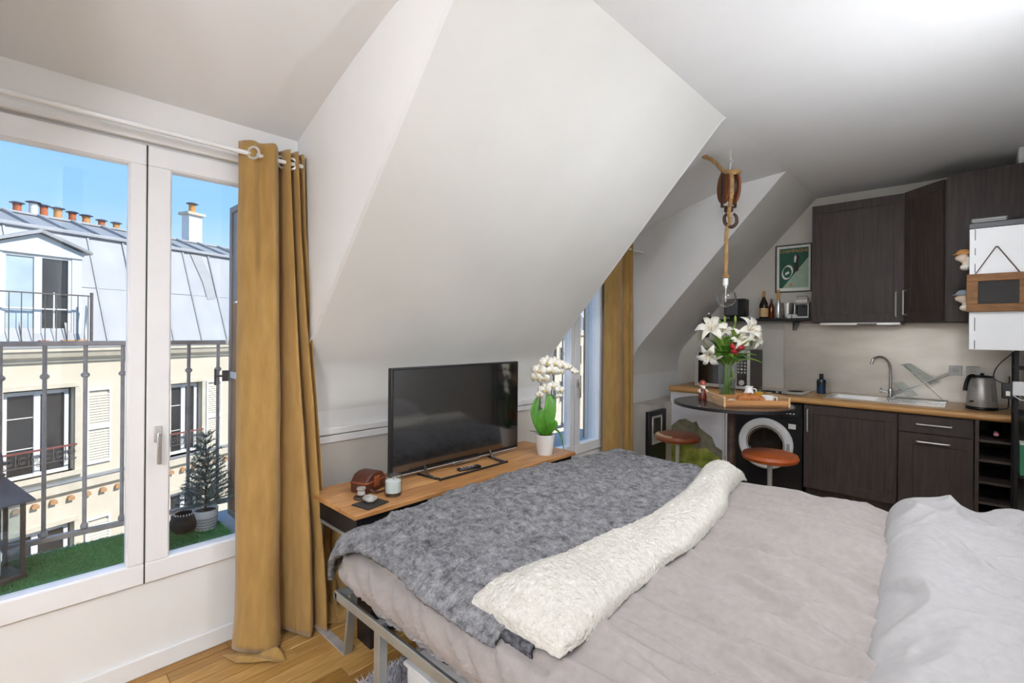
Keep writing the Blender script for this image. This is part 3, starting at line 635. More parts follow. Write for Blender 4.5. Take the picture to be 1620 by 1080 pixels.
def orchid_flower(c, facing, sz):
    f = facing.normalized(); a = f.orthogonal().normalized(); a = f.cross(Vector((0, 0, 1))).normalized(); b = a.cross(f).normalized()*-1
    b = Vector((0, 0, 1)) - f*f.z; b.normalize(); a = b.cross(f)
    s = MB()
    for k, (ang, L, W) in enumerate(((90, 1, .55), (215, 1, .5), (325, 1, .5), (165, 1.05, .95), (15, 1.05, .95))):
        d = a*math.cos(R(ang))+b*math.sin(R(ang)); q = d.cross(f)
        n = 6; vs = []
        for i in range(n+1):
            t = i/n; w = sz*W*.62*math.sin(math.pi*(t*.9+.06))**.7
            for j in (-1, 0, 1): vs.append(c+d*(sz*L*t)+q*w*j+f*(.10*sz*math.sin(t*3)-.14*sz*abs(j)*t+.004*(k > 2)))
        s.add(vs, [(i*3+j, i*3+j+1, (i+1)*3+j+1, (i+1)*3+j) for i in range(n) for j in (0, 1)])
    fl_ = s.build('flower', M_petal, orc, smooth=180, solid=.0008)
    MB().ball(c+f*sz*.18-b*sz*.1, sz*.20, (1, 1, 1), 10, 6).build('lip', M_lip, fl_)
toc = -_w
FS = 1.28
s1 = spline([O+camv(*p) for p in ((-.012,.0,0),(-.03,.0,.15),(-.032,0,.31),(-.015,-.01,.42),(.03,-.01,.465),(.11,-.02,.455),(.20,-.03,.43))], 40)
s2 = spline([O+camv(*p) for p in ((.015,.01,0),(.03,.02,.17),(.045,.02,.31),(.052,.01,.39),(.02,0,.43),(-.03,-.01,.425),(-.06,-.02,.37))], 40)
for q in (s1, s2): MB().tube(q, .003, 6).build('flower_stem', M_dstem, orc)
MB().cyl(O+camv(-.036, 0, 0), O+camv(-.031, 0, .25), .0018, n=6).build('support_stick', M_dstem, orc)
MB().cyl(O+camv(.025, .01, 0), O+camv(.046, .01, .27), .0018, n=6).build('support_stick', M_dstem, orc)
for (dx, dy, dz, sz, fxx, fz) in ((-.035,-.03,.335,.046,-.5,.05),(.005,-.035,.375,.047,-.1,.1),(.045,-.035,.37,.045,.2,.0),(-.05,-.02,.30,.04,-.7,-.2),(-.012,-.03,.295,.040,-.2,-.3),(.03,-.04,.335,.04,.1,-.3),
                                (.085,-.03,.36,.034,.4,.0),(.075,-.03,.33,.028,.2,-.3),(.113,-.03,.352,.028,.5,-.2),(.14,-.03,.335,.025,.6,-.3),(.155,-.03,.328,.02,.6,-.2),
                                (-.005,-.02,.235,.040,-.3,-.2),(.035,-.02,.255,.034,.2,-.1),(.072,-.02,.235,.032,.5,-.1),(-.03,-.02,.21,.028,-.5,-.3),(.068,-.015,.205,.022,.3,-.3)):
    orchid_flower(O+camv(dx*FS, dy, dz*FS), toc+CR*fxx+Vector((0, 0, fz)), sz*1.12)

# black bin under the desk
bb = thing('waste_bin', 'black box-shaped bin on the floor under the desk', 'bin', (-2.06, 1.24, 0))
s = MB().box((-2.135, 1.17, 0), (-1.995, 1.30, .34))
for v in s.v:
    if v.z < .1: v.x = -2.065+(v.x+2.065)*.88; v.y = 1.235+(v.y-1.235)*.88
s.build('body', M_black, bb, bevel=.006)
MB().box((-2.14, 1.165, .33), (-1.99, 1.305, .345)).build('rim', M_black, bb, bevel=.003)

# ------------------------------------------------------------------ kitchen
YF = 4.98                                              # front of the base units
ZC = .905; ZB = .852
def shaker(name, x0, x1, z0, z1, y, parent, st=.065, handle=None, hm=M_steel):
    """framed door facing the room at plane y: four frame members round a recessed panel"""
    d = MB().frame('y', (x0, z0, x1, z1), st, y-.020, y).build(name, M_kit, parent, bevel=.002)
    MB().box((x0+st-.004, y-.010, z0+st-.004), (x1-st+.004, y-.002, z1-st+.004)).build('panel', M_kit, d)
    if handle:
        (ax, az), (bx, bz) = handle; a = Vector((ax, y-.045, az)); b = Vector((bx, y-.045, bz)); u = (b-a).normalized()*.012
        MB().tube([a+Vector((0, .025, 0))+u, a+u*.4+Vector((0, .008, 0)), a+u, b-u, b-u*.4+Vector((0, .008, 0)), b+Vector((0, .025, 0))-u], .0055, 8).build('handle', hm, d)
    return d
# base units
sc = thing('sink_cabinet', 'dark espresso base cabinet with one framed door under the sink', 'cabinet', (-.77, 5.28, 0))
MB().box((-1.10, YF, .10), (-.44, YK-.01, ZB-.003)).box((-1.09, YF+.05, 0), (-.45, YF+.07, .10)).build('body', M_kit, sc)
shaker('door', -1.097, -.445, .105, ZB-.012, YF-.001, sc, .075, ((-1.065, .60), (-1.065, .81)))
dc = thing('drawer_cabinet', 'dark espresso base cabinet with a drawer above a pull-out door', 'cabinet', (-.21, 5.28, 0))
MB().box((-.435, YF, .10), (.005, YK-.01, ZB-.003)).box((-.43, YF+.05, 0), (0, YF+.07, .10)).build('body', M_kit, dc)
dr = MB().box((-.432, YF-.021, .705), (.003, YF-.001, ZB-.012)).build('drawer', M_kit, dc, bevel=.002)
MB().tube([(-.32, YF-.021, .775), (-.32, YF-.046, .775), (-.115, YF-.046, .775), (-.115, YF-.021, .775)], .0055, 8).build('handle', M_steel, dr)
shaker('door', -.432, .003, .105, .700, YF-.001, dc, .09, ((-.325, .640), (-.118, .640)))
wr = thing('wine_rack', 'dark espresso open wine rack with sloping shelves at the end of the worktop', 'wine rack', (.12, 5.25, 0))
MB().box((.012, YF-.02, 0), (.034, YK-.01, ZB-.003)).build('side_panel', M_kitd, wr); MB().box((.200, YF-.02, 0), (.222, YK-.01, ZB-.003)).build('side_panel', M_kitd, wr)
MB().box((.034, YK-.03, 0), (.200, YK-.01, ZB-.003)).build('back_panel', M_kit, wr)
for z in (.08, .235, .385, .545, .690): MB().box((.034, YF-.015, z), (.200, YK-.03, z+.018)).build('shelf', M_kitd, wr, bevel=.002)
def bottle(name, label, cat, c, prof, m, cap=None, lab=None, axis='z', group=None, capm=None, labm=None):
    t = thing(name, label, cat, c, 0, group); MB().lathe(prof, c, 24, axis=axis).build('body', m, t)
    if cap: MB().lathe(cap, c, 20, axis=axis).build('cap', capm, t)
    if lab: MB().lathe(lab, c, 24, axis=axis).build('paper_label', labm, t)
    return t
M_pink = mat('pink_foil', 'd8849a', .35, .3, scale=8)
wb = thing('wine_bottle', 'wine bottle with pink foil lying in the top slot of the wine rack', 'bottle', (.125, 5.1, .75))
MB().lathe([(.001, -.30), (.036, -.30), (.037, -.10), (.030, -.06), (.014, -.02), (.013, .06)], (.125, 5.1, .748), 24, axis='y').build('body', mat('dark_bottle_glass', '14170f', .1, scale=4), wb)
MB().lathe([(.0145, -.01), (.0150, .075), (.013, .08), (.001, .08)], (.125, 5.1, .748), 20, axis='y').build('foil', M_pink, wb)
# worktop
wt = thing('worktop', 'oak worktop running along the kitchen wall', 'worktop', (-1.1, 5.28, ZB))
for r in face_wall([(-.965, 5.13, -.245, 5.47)], -2.37, .222, YF-.03, YK):
    pass
hole = (-.93, 5.14, -.60, 5.46)
s = MB()
for r in face_wall([hole], -2.37, .222, YF-.035, YK-.002): s.box((r[0], r[1], ZB), (r[2], r[3], ZC))
s.build('slab', M_oak, wt)
MB().cyl((-2.37+.027, YF-.035, (ZB+ZC)/2), (.22, YF-.035, (ZB+ZC)/2), .0265, n=20).build('rounded_front', M_oak, wt)
sp = thing('splashback', 'brushed steel splashback behind the sink', 'splashback', (-.55, YK, ZC))
MB().box((-1.42, YK-.006, ZC), (XR-.02, YK-.0005, 1.575)).build('sheet', M_splash, sp, bevel=.001)
for x in (-1.40, -.45, .10): MB().cyl((x, YK-.008, 1.555), (x, YK-.006, 1.555), .005, n=10).build('screw', M_chrome, sp)
# sink
sk = thing('kitchen_sink', 'stainless steel sink with a drainer set in the worktop', 'sink', (-.6, 5.3, ZC))
s = MB()
for r in face_wall([(-.92, 5.15, -.61, 5.45)], -.98, -.16, 5.09, 5.51): s.box((r[0], r[1], ZC), (r[2], r[3], ZC+.004))
s.build('rim', M_chrome, sk)
MB().add([(-.92,5.15,ZC+.003),(-.61,5.15,ZC+.003),(-.61,5.45,ZC+.003),(-.92,5.45,ZC+.003),(-.90,5.17,ZC-.13),(-.63,5.17,ZC-.13),(-.63,5.43,ZC-.13),(-.90,5.43,ZC-.13)],
         [(0,1,5,4),(1,2,6,5),(2,3,7,6),(3,0,4,7),(4,5,6,7)]).build('basin', M_steel, sk, smooth=0)
MB().cyl((-.765, 5.30, ZC-.13), (-.765, 5.30, ZC-.126), .035).build('drain', M_chrome, sk)
for i in range(7): MB().box((-.55+i*.052, 5.14, ZC+.004), (-.535+i*.052, 5.46, ZC+.007)).build('drainer_rib', M_chrome, sk, bevel=.001)
# mixer tap
fa = thing('mixer_tap', 'chrome swan-neck mixer tap with cross handles', 'tap', (-.53, 5.42, ZC+.004))
fb = Vector((-.53, 5.42, ZC+.004))
MB().lathe([(.001, 0), (.026, 0), (.026, .008), (.018, .014), (.016, .05), (.020, .06), (.018, .085), (.011, .095)], fb, 20).build('body', M_chrome, fa)
MB().tube(spline([fb+Vector(p) for p in ((0,0,.08),(0,0,.20),(-.005,-.005,.29),(-.03,-.02,.345),(-.075,-.045,.365),(-.115,-.075,.345),(-.125,-.08,.315))], 30), .0105, 12).build('spout', M_chrome, fa)
MB().cyl(fb+Vector((-.125, -.08, .318)), fb+Vector((-.127, -.081, .30)), .013).build('aerator', M_chrome, fa)
for sx in (-1, 1):
    c = fb+Vector((sx*.02, -.005, .055)); e = c+Vector((sx*.045, -.01, .012))
    h = MB().cyl(c, e, .010).build('valve', M_chrome, fa)
    for a in range(4): t = a*math.pi/2; d = Vector((0, math.cos(t), math.sin(t)))*.024; MB().cyl(e, e+d, .0055, .007, n=8).build('handle_arm', M_chrome, h)
# dish rack: two leaning panes and wires
rk = thing('dish_rack', 'thin folding wire dish rack with clear panes behind the tap', 'dish rack', (-.25, 5.40, ZC+.004))
MB().bar((-.56, 5.38, ZC+.02), (-.14, 5.52, 1.14), .004, .004).bar((-.44, 5.50, 1.20), (-.17, 5.36, ZC+.02), .004, .004).build('cross_wire', M_chrome, rk)
MB().add([(-.47,5.47,1.21),(-.40,5.51,1.22),(-.20,5.50,1.07),(-.27,5.46,1.05)], [(0,1,2,3)]).build('pane', M_vase, rk, solid=.003)
MB().add([(-.52,5.45,1.04),(-.45,5.48,1.06),(-.34,5.47,.95),(-.41,5.44,.93)], [(0,1,2,3)]).build('pane', M_vase, rk, solid=.003)
MB().bar((-.47, 5.47, 1.21), (-.27, 5.46, 1.05), .003, .003).bar((-.40, 5.51, 1.22), (-.20, 5.50, 1.07), .003, .003).bar((-.47, 5.47, 1.21), (-.40, 5.51, 1.22), .003, .003).build('pane_edge', M_steel, rk)
MB().tube([(-.55, 5.36, ZC+.012), (-.15, 5.36, ZC+.012), (-.15, 5.50, ZC+.012), (-.55, 5.50, ZC+.012), (-.55, 5.36, ZC+.012)], .004, 6).build('base_wire', M_chrome, rk)
# kettle
ke = thing('electric_kettle', 'brushed steel electric kettle with black handle on the worktop', 'kettle', (.05, 5.20, ZC))
kc = Vector((.05, 5.20, ZC))
MB().lathe([(.001, .0), (.093, .0), (.095, .006), (.092, .022), (.001, .024)], kc, 36).build('power_base', M_black, ke)
MB().lathe([(.001, .024), (.086, .024), (.088, .03), (.083, .12), (.072, .235), (.066, .246), (.058, .25)], kc, 40).build('body', M_steel, ke)
MB().lathe([(.066, .244), (.060, .256), (.03, .262), (.001, .263)], kc, 30).lathe([(.010, .26), (.014, .275), (.001, .278)], kc, 12).build('lid', M_black, ke)
hd = -CR*.9+Vector((0, -.2, 0)); hd.z = 0; hd.normalize()
MB().tube(spline([kc+hd*a+Vector((0, 0, b)) for a, b in ((.055,.245),(.085,.258),(.118,.245),(.140,.20),(.152,.145))], 20), [.014]*10+[.0135]*11, 10).build('handle', M_black, ke)
MB().add([kc+hd*-.06+Vector((0,.02,.245)), kc+hd*-.06+Vector((0,-.02,.245)), kc+hd*-.098+Vector((0,0,.225)), kc+hd*-.07+Vector((0,0,.19))], [(0,1,2),(0,2,3),(1,3,2)]).build('spout', M_black, ke)
g0 = kc-_w*.082
MB().bar(g0+Vector((0, 0, .07))+_w*-.006, g0+Vector((0, 0, .20))+_w*.008, .018, .004, up=_w).build('water_gauge', M_rail, ke, bevel=.001)
MB().bar(kc+hd*.085+Vector((0, 0, .065)), kc+hd*.105+Vector((0, 0, .06)), .02, .008).build('switch', M_black, ke, bevel=.002)
MB().tube(spline([kc+Vector(p) for p in ((.09,.0,.008),(.11,.03,.01),(.14,.09,.012),(.15,.16,.05),(.155,.2,.25))], 24), .004, 6).build('power_cord', M_black, ke)
# sockets on the splashback
for px, lb in ((1512, 'white wall socket above the worktop, left one of the pair'), (1540, 'white wall socket above the worktop, right one behind the kettle')):
    x = fx(px, YK); z = 1.172; t = thing('wall_socket', lb, 'socket', (x, YK-.006, z), 0, 'sockets over the worktop')
    MB().box((x-.042, YK-.016, z-.042), (x+.042, YK-.006, z+.042)).build('plate', M_white_en, t, bevel=.003)
    MB().lathe([(.028, 0), (.028, .003), (.024, .003), (.022, .0008), (.001, .0008)], (x, YK-.016, z), 24, axis='y').build('round_well', M_paper, t)
    for dx in (-.009, .009): MB().cyl((x+dx, YK-.018, z), (x+dx, YK-.0165, z), .003, n=8).build('pin_hole', M_black, t)
cb = MB().tube(spline([(fx(1512, YK), YK-.03, 1.165), (-.20, 5.50, 1.13), (-.30, 5.46, 1.06), (-.45, 5.40, .96), (-.52, 5.37, ZC+.012)], 24), .0035, 6).build('white_cable', M_white_en)
tag(cb, 'thin white cable running down from the wall socket to the sink', 'cable')
# soap bottle
sb = Vector((fx(1300, 5.40), 5.40, ZC))
bottle('soap_bottle', 'dark blue soap bottle with black cap beside the sink', 'bottle', sb, [(.001, 0), (.036, 0), (.038, .004), (.038, .125), (.034, .135), (.016, .142)], M_blue,
       [(.016, .138), (.018, .15), (.017, .19), (.001, .192)], [(.0384, .085), (.0386, .09), (.0386, .118), (.0384, .12)], capm=M_black, labm=M_black)
# hob
hb = thing('glass_hob', 'black glass hob set in the worktop', 'hob', (-1.4, 5.27, ZC))
MB().box((-1.58, 5.06, ZC), (-1.14, 5.48, ZC+.007)).build('glass_top', M_screen, hb, bevel=.002)
for x, y in ((-1.46, 5.17), (-1.26, 5.36)): MB().lathe([(.07, .0072), (.073, .0076), (.076, .0072)], (x, y, ZC), 32).build('ring_mark', M_rail, hb)
for x in (-1.38, -1.33): MB().lathe([(.014, .007), (.014, .020), (.011, .023), (.001, .023)], (x, 5.10, ZC), 16).build('knob', M_black, hb)
# mini-oven / microwave on the worktop
mw = thing('microwave_oven', 'silver fronted microwave oven at the left end of the worktop', 'microwave', (-1.9, 5.3, ZC))
mx0, mx1, my0, my1, mz0, mz1 = -2.15, -1.60, 5.10, 5.50, ZC+.012, 1.305
MB().box((mx0, my0+.012, mz0), (mx1, my1, mz1)).build('body', mat('dark_grey_metal', '55504c', .5, .4, scale=40), mw, bevel=.006)
d = MB().frame('y', (mx0, mz0, mx1-.135, mz1), .035, my0-.008, my0+.012).build('door', M_steel, mw, bevel=.003)
MB().box((mx0+.03, my0, mz0+.03), (mx1-.165, my0+.008, mz1-.03)).build('door_window', M_screen, d)
MB().box((mx1-.133, my0-.006, mz0), (mx1, my0+.012, mz1)).build('control_panel', M_steel, mw, bevel=.002)
cp_ = MB().box((mx1-.122, my0-.009, mz0+.03), (mx1-.025, my0-.006, mz1-.03)).build('black_panel', M_screen, mw)
MB().box((mx1-.110, my0-.0105, mz1-.085), (mx1-.040, my0-.009, mz1-.05)).build('display', M_blue, cp_)
for i in range(4):
    for j in range(3): MB().cyl((mx1-.105+j*.031, my0-.013, mz1-.125-i*.032), (mx1-.105+j*.031, my0-.009, mz1-.125-i*.032), .009, n=10).build('button', M_steel, cp_)
MB().lathe([(.026, 0), (.026, .012), (.022, .016), (.001, .016)], (mx1-.073, my0-.009, mz0+.065), 20, axis='y').build('dial', M_steel, cp_)
for x in (mx0+.03, mx1-.05): MB().box((x, my0+.03, ZC), (x+.03, my0+.06, mz0)).box((x, my1-.06, ZC), (x+.03, my1-.03, mz0)).build('foot', M_black, mw)
# washing machine
wm = thing('washing_machine', 'black front-loading washing machine with white door ring under the worktop', 'washing machine', (-1.41, 5.3, 0))
wx0, wx1 = -1.715, -1.115
MB().box((wx0, YF+.02, .012), (wx1, YK-.03, .838)).build('body', M_black, wm, bevel=.008)
MB().box((wx0+.004, YF+.012, .70), (wx1-.004, YF+.02, .832)).build('fascia', M_black, wm, bevel=.003)
MB().box((wx0+.02, YF+.006, .725), (wx0+.18, YF+.012, .815)).build('detergent_drawer', M_black, wm, bevel=.004)
MB().lathe([(.034, 0), (.032, .02), (.028, .024), (.001, .024)], (wx0+.30, YF+.012, .768), 24, axis='y').build('dial', M_steel, wm)
for i in range(5): MB().box((wx1-.19+i*.028, YF+.009, .735), (wx1-.175+i*.028, YF+.012, .745)).build('button', M_paper, wm)
MB().box((wx1-.19, YF+.009, .765), (wx1-.09, YF+.012, .805)).build('display', M_blue, wm)
MB().box((wx1-.115, YF+.017, .60), (wx1-.055, YF+.0205, .645)).build('sticker', M_paper, wm)
wc = Vector(((wx0+wx1)/2-.01, YF+.02, .435))
rg = MB().lathe([(.238, 0), (.238, .018), (.225, .034), (.195, .040), (.172, .030), (.168, .012), (.172, 0)], wc, 48, axis='y', close=True).build('door_ring', M_white_en, wm)
MB().lathe([(.170, .012), (.150, .02), (.10, -.01), (.001, -.02)], wc, 40, axis='y').build('door_glass', M_screen, rg)
MB().lathe([(.165, .014), (.158, .020), (.150, .016)], wc, 40, axis='y', close=True).build('steel_rim', M_steel, rg)
MB().box((wc.x+.19, wc.y-.045, wc.z-.03), (wc.x+.215, wc.y-.03, wc.z+.03)).build('door_catch', M_rail, rg, bevel=.004)
for x in (wx0+.04, wx1-.08): MB().cyl((x+.02, YF+.06, 0), (x+.02, YF+.06, .014), .02, n=10).build('foot', M_black, wm)
# landscape picture board under the left end of the worktop
cv = thing('picture_board', 'large board with a printed landscape of green hills under a pale sky, below the worktop', 'picture', (-2.1, YF, 0))
MB().box((-2.365, YF+.0, .02), (-1.765, YF+.03, .845)).build('board', M_paper, cv, bevel=.003)
def land():
    m = bpy.data.materials.new('landscape_print'); m.use_nodes = True; n = m.node_tree; p = n.nodes['Principled BSDF']; p.inputs['Roughness'].default_value = .5
    tc = n.nodes.new('ShaderNodeTexCoord'); nzz = n.nodes.new('ShaderNodeTexNoise'); nzz.inputs['Scale'].default_value = 9; nzz.inputs['Detail'].default_value = 8
    n.links.new(tc.outputs['Object'], nzz.inputs[0]); rp = n.nodes.new('ShaderNodeValToRGB'); e = rp.color_ramp.elements
    e[0].position = .35; e[0].color = lin('6e7a35'); e[1].position = .62; e[1].color = lin('b3b05a'); x = e.new(.48); x.color = lin('8a9838')
    n.links.new(nzz.outputs[0], rp.inputs[0]); n.links.new(rp.outputs[0], p.inputs[0]); return m
M_sky = mat('printed_sky', 'e4e3e6', .5, col2='c9c9d2', scale=2.2, stretch=(.6, 1, 3))
MB().box((-2.35, YF-.001, .035), (-1.78, YF, .83)).build('printed_sky', M_sky, cv)
hill = [(-2.35, .04), (-1.78, .04), (-1.78, .25), (-1.82, .30), (-1.88, .33), (-1.92, .42), (-1.99, .46), (-2.05, .50), (-2.08, .56), (-2.12, .54), (-2.20, .57), (-2.27, .55), (-2.35, .48)]
MB().prism(hill, 'y', YF-.0025, YF-.001).build('printed_hills', mat('printed_rock', '8f8a76', .5, col2='6c6b52', scale=14), cv, smooth=0)
hill2 = [(-2.35, .04), (-1.78, .04), (-1.80, .20), (-1.88, .24), (-1.98, .30), (-2.08, .27), (-2.18, .36), (-2.28, .44), (-2.35, .42)]
MB().prism(hill2, 'y', YF-.0035, YF-.0025).build('printed_meadow', land(), cv, smooth=0)
# black appliance with silver panel standing against the slope
ba = thing('kitchen_appliance', 'black boxy appliance with a silver framed panel beside the picture board', 'appliance', (-2.42, 4.6, 0))
struct(MB().box((XW, 4.52, 0), (-2.352, YK, .74)).build('wall_nook', M_kwall, smooth=0))
MB().box((-2.35, 4.40, .0), (-2.31, 4.77, .69)).build('case', M_black, ba, bevel=.006)
q = MB().frame('x', (4.455, .36, 4.66, .64), .02, -2.31, -2.300).build('silver_panel', M_steel, ba, bevel=.003)
MB().box((-2.309, 4.475, .47), (-2.304, 4.64, .62)).build('dark_window', M_screen, q); MB().box((-2.309, 4.475, .38), (-2.303, 4.64, .465)).build('keypad', M_rail, q)
# wall cabinets
uc = thing('wall_cabinet', 'dark espresso wall cabinet with one framed door beside the poster', 'cabinet', (-.76, 5.4, 1.575))
MB().box((-1.097, 5.222, 1.578), (-.418, YK-.002, 2.66)).build('body', M_kit, uc)
shaker('door', -1.095, -.42, 1.58, 2.658, 5.221, uc, .075, ((-.475, 1.62), (-.475, 1.84)))
cc = thing('corner_cabinet', 'dark espresso corner wall cabinet with a diagonal door', 'cabinet', (-.05, 5.25, 1.575))
P0c, P1c = (-.414, 5.205), (-.156, 4.945)
MB().prism([P0c, P1c, (.262, 4.945), (.262, YK-.002), (-.414, YK-.002)], 'z', 1.578, 2.66).build('body', M_kit, cc)
MB().box((-.150, 4.925, 1.572), (.262, 4.943, 2.685)).build('end_panel', M_kit, cc, bevel=.002)
dd = Vector((P1c[0]-P0c[0], P1c[1]-P0c[1], 0)); L = dd.length; dd.normalize(); nn = Vector((dd.y, -dd.x, 0))
if nn.y > 0: nn = -nn
def onD(a, z, o=0): return Vector((P0c[0], P0c[1], 0))+dd*a+nn*o+Vector((0, 0, z))
def dbox(a0, a1, z0, z1, o0, o1):
    return [onD(a0,z0,o0), onD(a1,z0,o0), onD(a1,z0,o1), onD(a0,z0,o1), onD(a0,z1,o0), onD(a1,z1,o0), onD(a1,z1,o1), onD(a0,z1,o1)]
BF = [(0,3,2,1),(4,5,6,7),(0,1,5,4),(1,2,6,5),(2,3,7,6),(3,0,4,7)]
s = MB()
for r in ((.008, L-.008, 1.58, 1.655), (.008, L-.008, 2.583, 2.658), (.008, .075, 1.655, 2.583), (L-.075, L-.008, 1.655, 2.583)): s.add(dbox(r[0], r[1], r[2], r[3], .001, .02), BF)
cd = s.build('door', M_kit, cc, bevel=.002)
MB().add(dbox(.07, L-.07, 1.65, 2.59, .002, .011), BF).build('panel', M_kit, cd)
MB().tube([onD(.03, 1.64, .02), onD(.03, 1.64, .045), onD(.03, 1.84, .045), onD(.03, 1.84, .02)], .0055, 8).build('handle', M_steel, cd)
ho = thing('extractor_hood', 'slim steel extractor hood under the wall cabinet', 'extractor hood', (-.7, 5.35, 1.55))
MB().box((-1.02, 5.16, 1.553), (-.44, 5.50, 1.577)).build('visor', M_steel, ho, bevel=.004)
MB().box((-.98, 5.20, 1.549), (-.48, 5.46, 1.553)).build('grille', M_rail, ho)
for x in (-.88, -.58): MB().cyl((x, 5.33, 1.547), (x, 5.33, 1.5495), .035, n=24).build('hood_lamp', M_paper, ho)
MB().box((-.74, 5.154, 1.557), (-.60, 5.16, 1.569)).build('switch_strip', M_black, ho)
# dark shelf
sh = thing('wall_shelf', 'black wall shelf under the poster', 'shelf', (-1.6, 5.45, 1.60))
ZS = 1.628
MB().box((-2.185, 5.36, ZS-.026), (-1.10, YK-.001, ZS)).build('board', M_blackm, sh, bevel=.002)
MB().prism([(-2.185, ZS-.026), (-2.16, ZS-.026), (-2.185, ZS-.20)], 'y', 5.40, 5.56).build('bracket', M_blackm, sh)
MB().prism([(-1.30, ZS-.026), (-1.27, ZS-.026), (-1.30, ZS-.12)], 'y', 5.40, 5.56).build('bracket', M_blackm, sh)
# poster
ps = thing('poster', 'framed green vintage champagne poster on the kitchen wall', 'poster', (-1.34, YK, 2.15))
pa, pb, pc, pd = -1.502, 1.900, -1.172, 2.385
MB().frame('y', (pa, pb, pc, pd), .010, YK-.022, YK-.001).build('frame', M_black, ps, bevel=.001)
MB().box((pa+.008, YK-.008, pb+.008), (pc-.008, YK-.002, pd-.008)).build('mount', M_paper, ps)
a0, b0, a1, b1 = pa+.035, pb+.045, pc-.03, pd-.035
ar = MB().box((a0, YK-.0095, b0), (a1, YK-.008, b1)).build('print', mat('poster_green', '1f5c46', .5, col2='19503c', scale=12), ps)
MB().prism([(a0+.03, b0), (a1, b0), (a1, b1-.10)], 'y', YK-.0105, YK-.0095).build('pale_corner', mat('poster_pale_green', 'a9bfa8', .6, col2='9cb39c', scale=10), ar, smooth=0)
s = MB(); cc0 = (a0+.075, b0+.16)
for i in range(28):
    t0, t1 = 2*math.pi*i/28, 2*math.pi*(i+1)/28
    s.add([(cc0[0]+math.cos(t)*rr*.8, YK-.0112, cc0[1]+math.sin(t)*rr*1.15) for t, rr in ((t0, .050), (t1, .050), (t1, .063+.008*math.sin(t1*2)), (t0, .063+.008*math.sin(t0*2)))], [(0, 1, 2, 3)])
s.build('white_swirl', M_paper, ar, smooth=0)
MB().prism([(cc0[0]-.018, cc0[1]-.03), (cc0[0]+.02, cc0[1]-.01), (cc0[0]+.01, cc0[1]+.012), (cc0[0]-.02, cc0[1]-.006)], 'y', YK-.0112, YK-.0095).build('white_highlight', M_paper, ar, smooth=0)
fxp = a0+.155
MB().prism([(fxp-.020, b0+.155), (fxp+.022, b0+.17), (fxp+.02, b0+.26), (fxp+.03, b0+.31), (fxp+.008, b0+.345), (fxp-.02, b0+.32), (fxp-.016, b0+.25)], 'y', YK-.0115, YK-.0095).build('dark_bottle_shape', M_dark, ar, smooth=0)
MB().prism([(fxp-.018, b0+.26), (fxp-.004, b0+.255), (fxp+.004, b0+.31), (fxp-.004, b0+.335), (fxp-.018, b0+.31)], 'y', YK-.0122, YK-.0115).build('white_label_shape', M_paper, ar, smooth=0)
MB().box((fxp-.06, YK-.0112, b0+.012), (fxp-.035, YK-.0095, b0+.045)).build('gold_emblem', M_terra2, ar)
text('title_lettering', 'CHAMPAGNE', .043, M_terra2, ps, Matrix.Translation(Vector(((a0+a1)/2, YK-.0112, b1-.045))-ps.location) @ Matrix.Rotation(R(90), 4, 'X'), label='gold title lettering')
# things on the shelf
def on_shelf(px, y=5.46): return Vector((fx(px, y), y, ZS))
c = on_shelf(1166, 5.46)
sp1 = thing('desktop_speaker', 'black box-shaped speaker on a small foot on the black shelf', 'speaker', c)
MB().box(c+Vector((-.115, -.07, .028)), c+Vector((.10, .07, .215))).build('cabinet', M_blackm, sp1, bevel=.012)
MB().box(c+Vector((-.10, -.074, .04)), c+Vector((.03, -.07, .203))).build('front_panel', mat('grey_grille', '56565a', .6, scale=40), sp1, bevel=.004)
MB().box(c+Vector((-.06, -.05, 0)), c+Vector((.05, .05, .028))).build('foot', M_black, sp1, bevel=.004)
bprof = [(.001, 0), (.040, 0), (.042, .006), (.042, .13), (.036, .165), (.018, .205), (.014, .22), (.0145, .275), (.0155, .28), (.001, .281)]
bottle('liquor_bottle', 'dark brown liquor bottle with a cream label on the black shelf', 'bottle', on_shelf(1208, 5.44), bprof, mat('brown_glass', '2a1c12', .1, scale=5), [(.0155, .225), (.016, .285), (.001, .287)], [(.0425, .02), (.0428, .022), (.0428, .105), (.0425, .107)], capm=M_terra2, labm=mat('cream_label', 'd9b888', .7, col2='c49a68', scale=30))
bk = thing('wine_bucket', 'steel wine bucket on the black shelf', 'bucket', on_shelf(1245, 5.48))
MB().lathe([(.001, .003), (.044, .003), (.062, .15), (.065, .155), (.064, .149), (.047, 0), (.001, 0)], on_shelf(1245, 5.48), 32).build('shell', M_chrome, bk)
for sx in (-1, 1): MB().lathe([(.010, -.003), (.014, 0), (.010, .003)], on_shelf(1245, 5.48)+Vector((sx*.066, 0, .13)), 14, axis='y', close=True).build('ring_handle', M_chrome, bk)
bottle('champagne_bottle', 'champagne bottle with gold foil standing in front of the steel bucket', 'bottle', on_shelf(1231, 5.39), [(.001, 0), (.026, 0), (.028, .005), (.028, .12), (.022, .16), (.013, .19), (.012, .20)], M_chrome, [(.0155, .165), (.0135, .21), (.0125, .27), (.014, .285), (.001, .287)], capm=M_terra2)
bottle('copper_bottle', 'slim copper coloured bottle between the liquor bottle and the champagne', 'bottle', on_shelf(1220, 5.50), [(.001, 0), (.026, 0), (.028, .004), (.028, .11), (.022, .14), (.010, .16), (.010, .205), (.001, .207)], mat('copper_glass', '8a4a2c', .25, .3, col2='6e3620', scale=8))
cm = thing('coffee_machine', 'chrome and black capsule coffee machine at the right end of the black shelf', 'coffee machine', on_shelf(1271, 5.46))
c = on_shelf(1271, 5.46)
MB().box(c+Vector((-.055, -.02, 0)), c+Vector((.055, .09, .16))).build('water_housing', M_black, cm, bevel=.01)
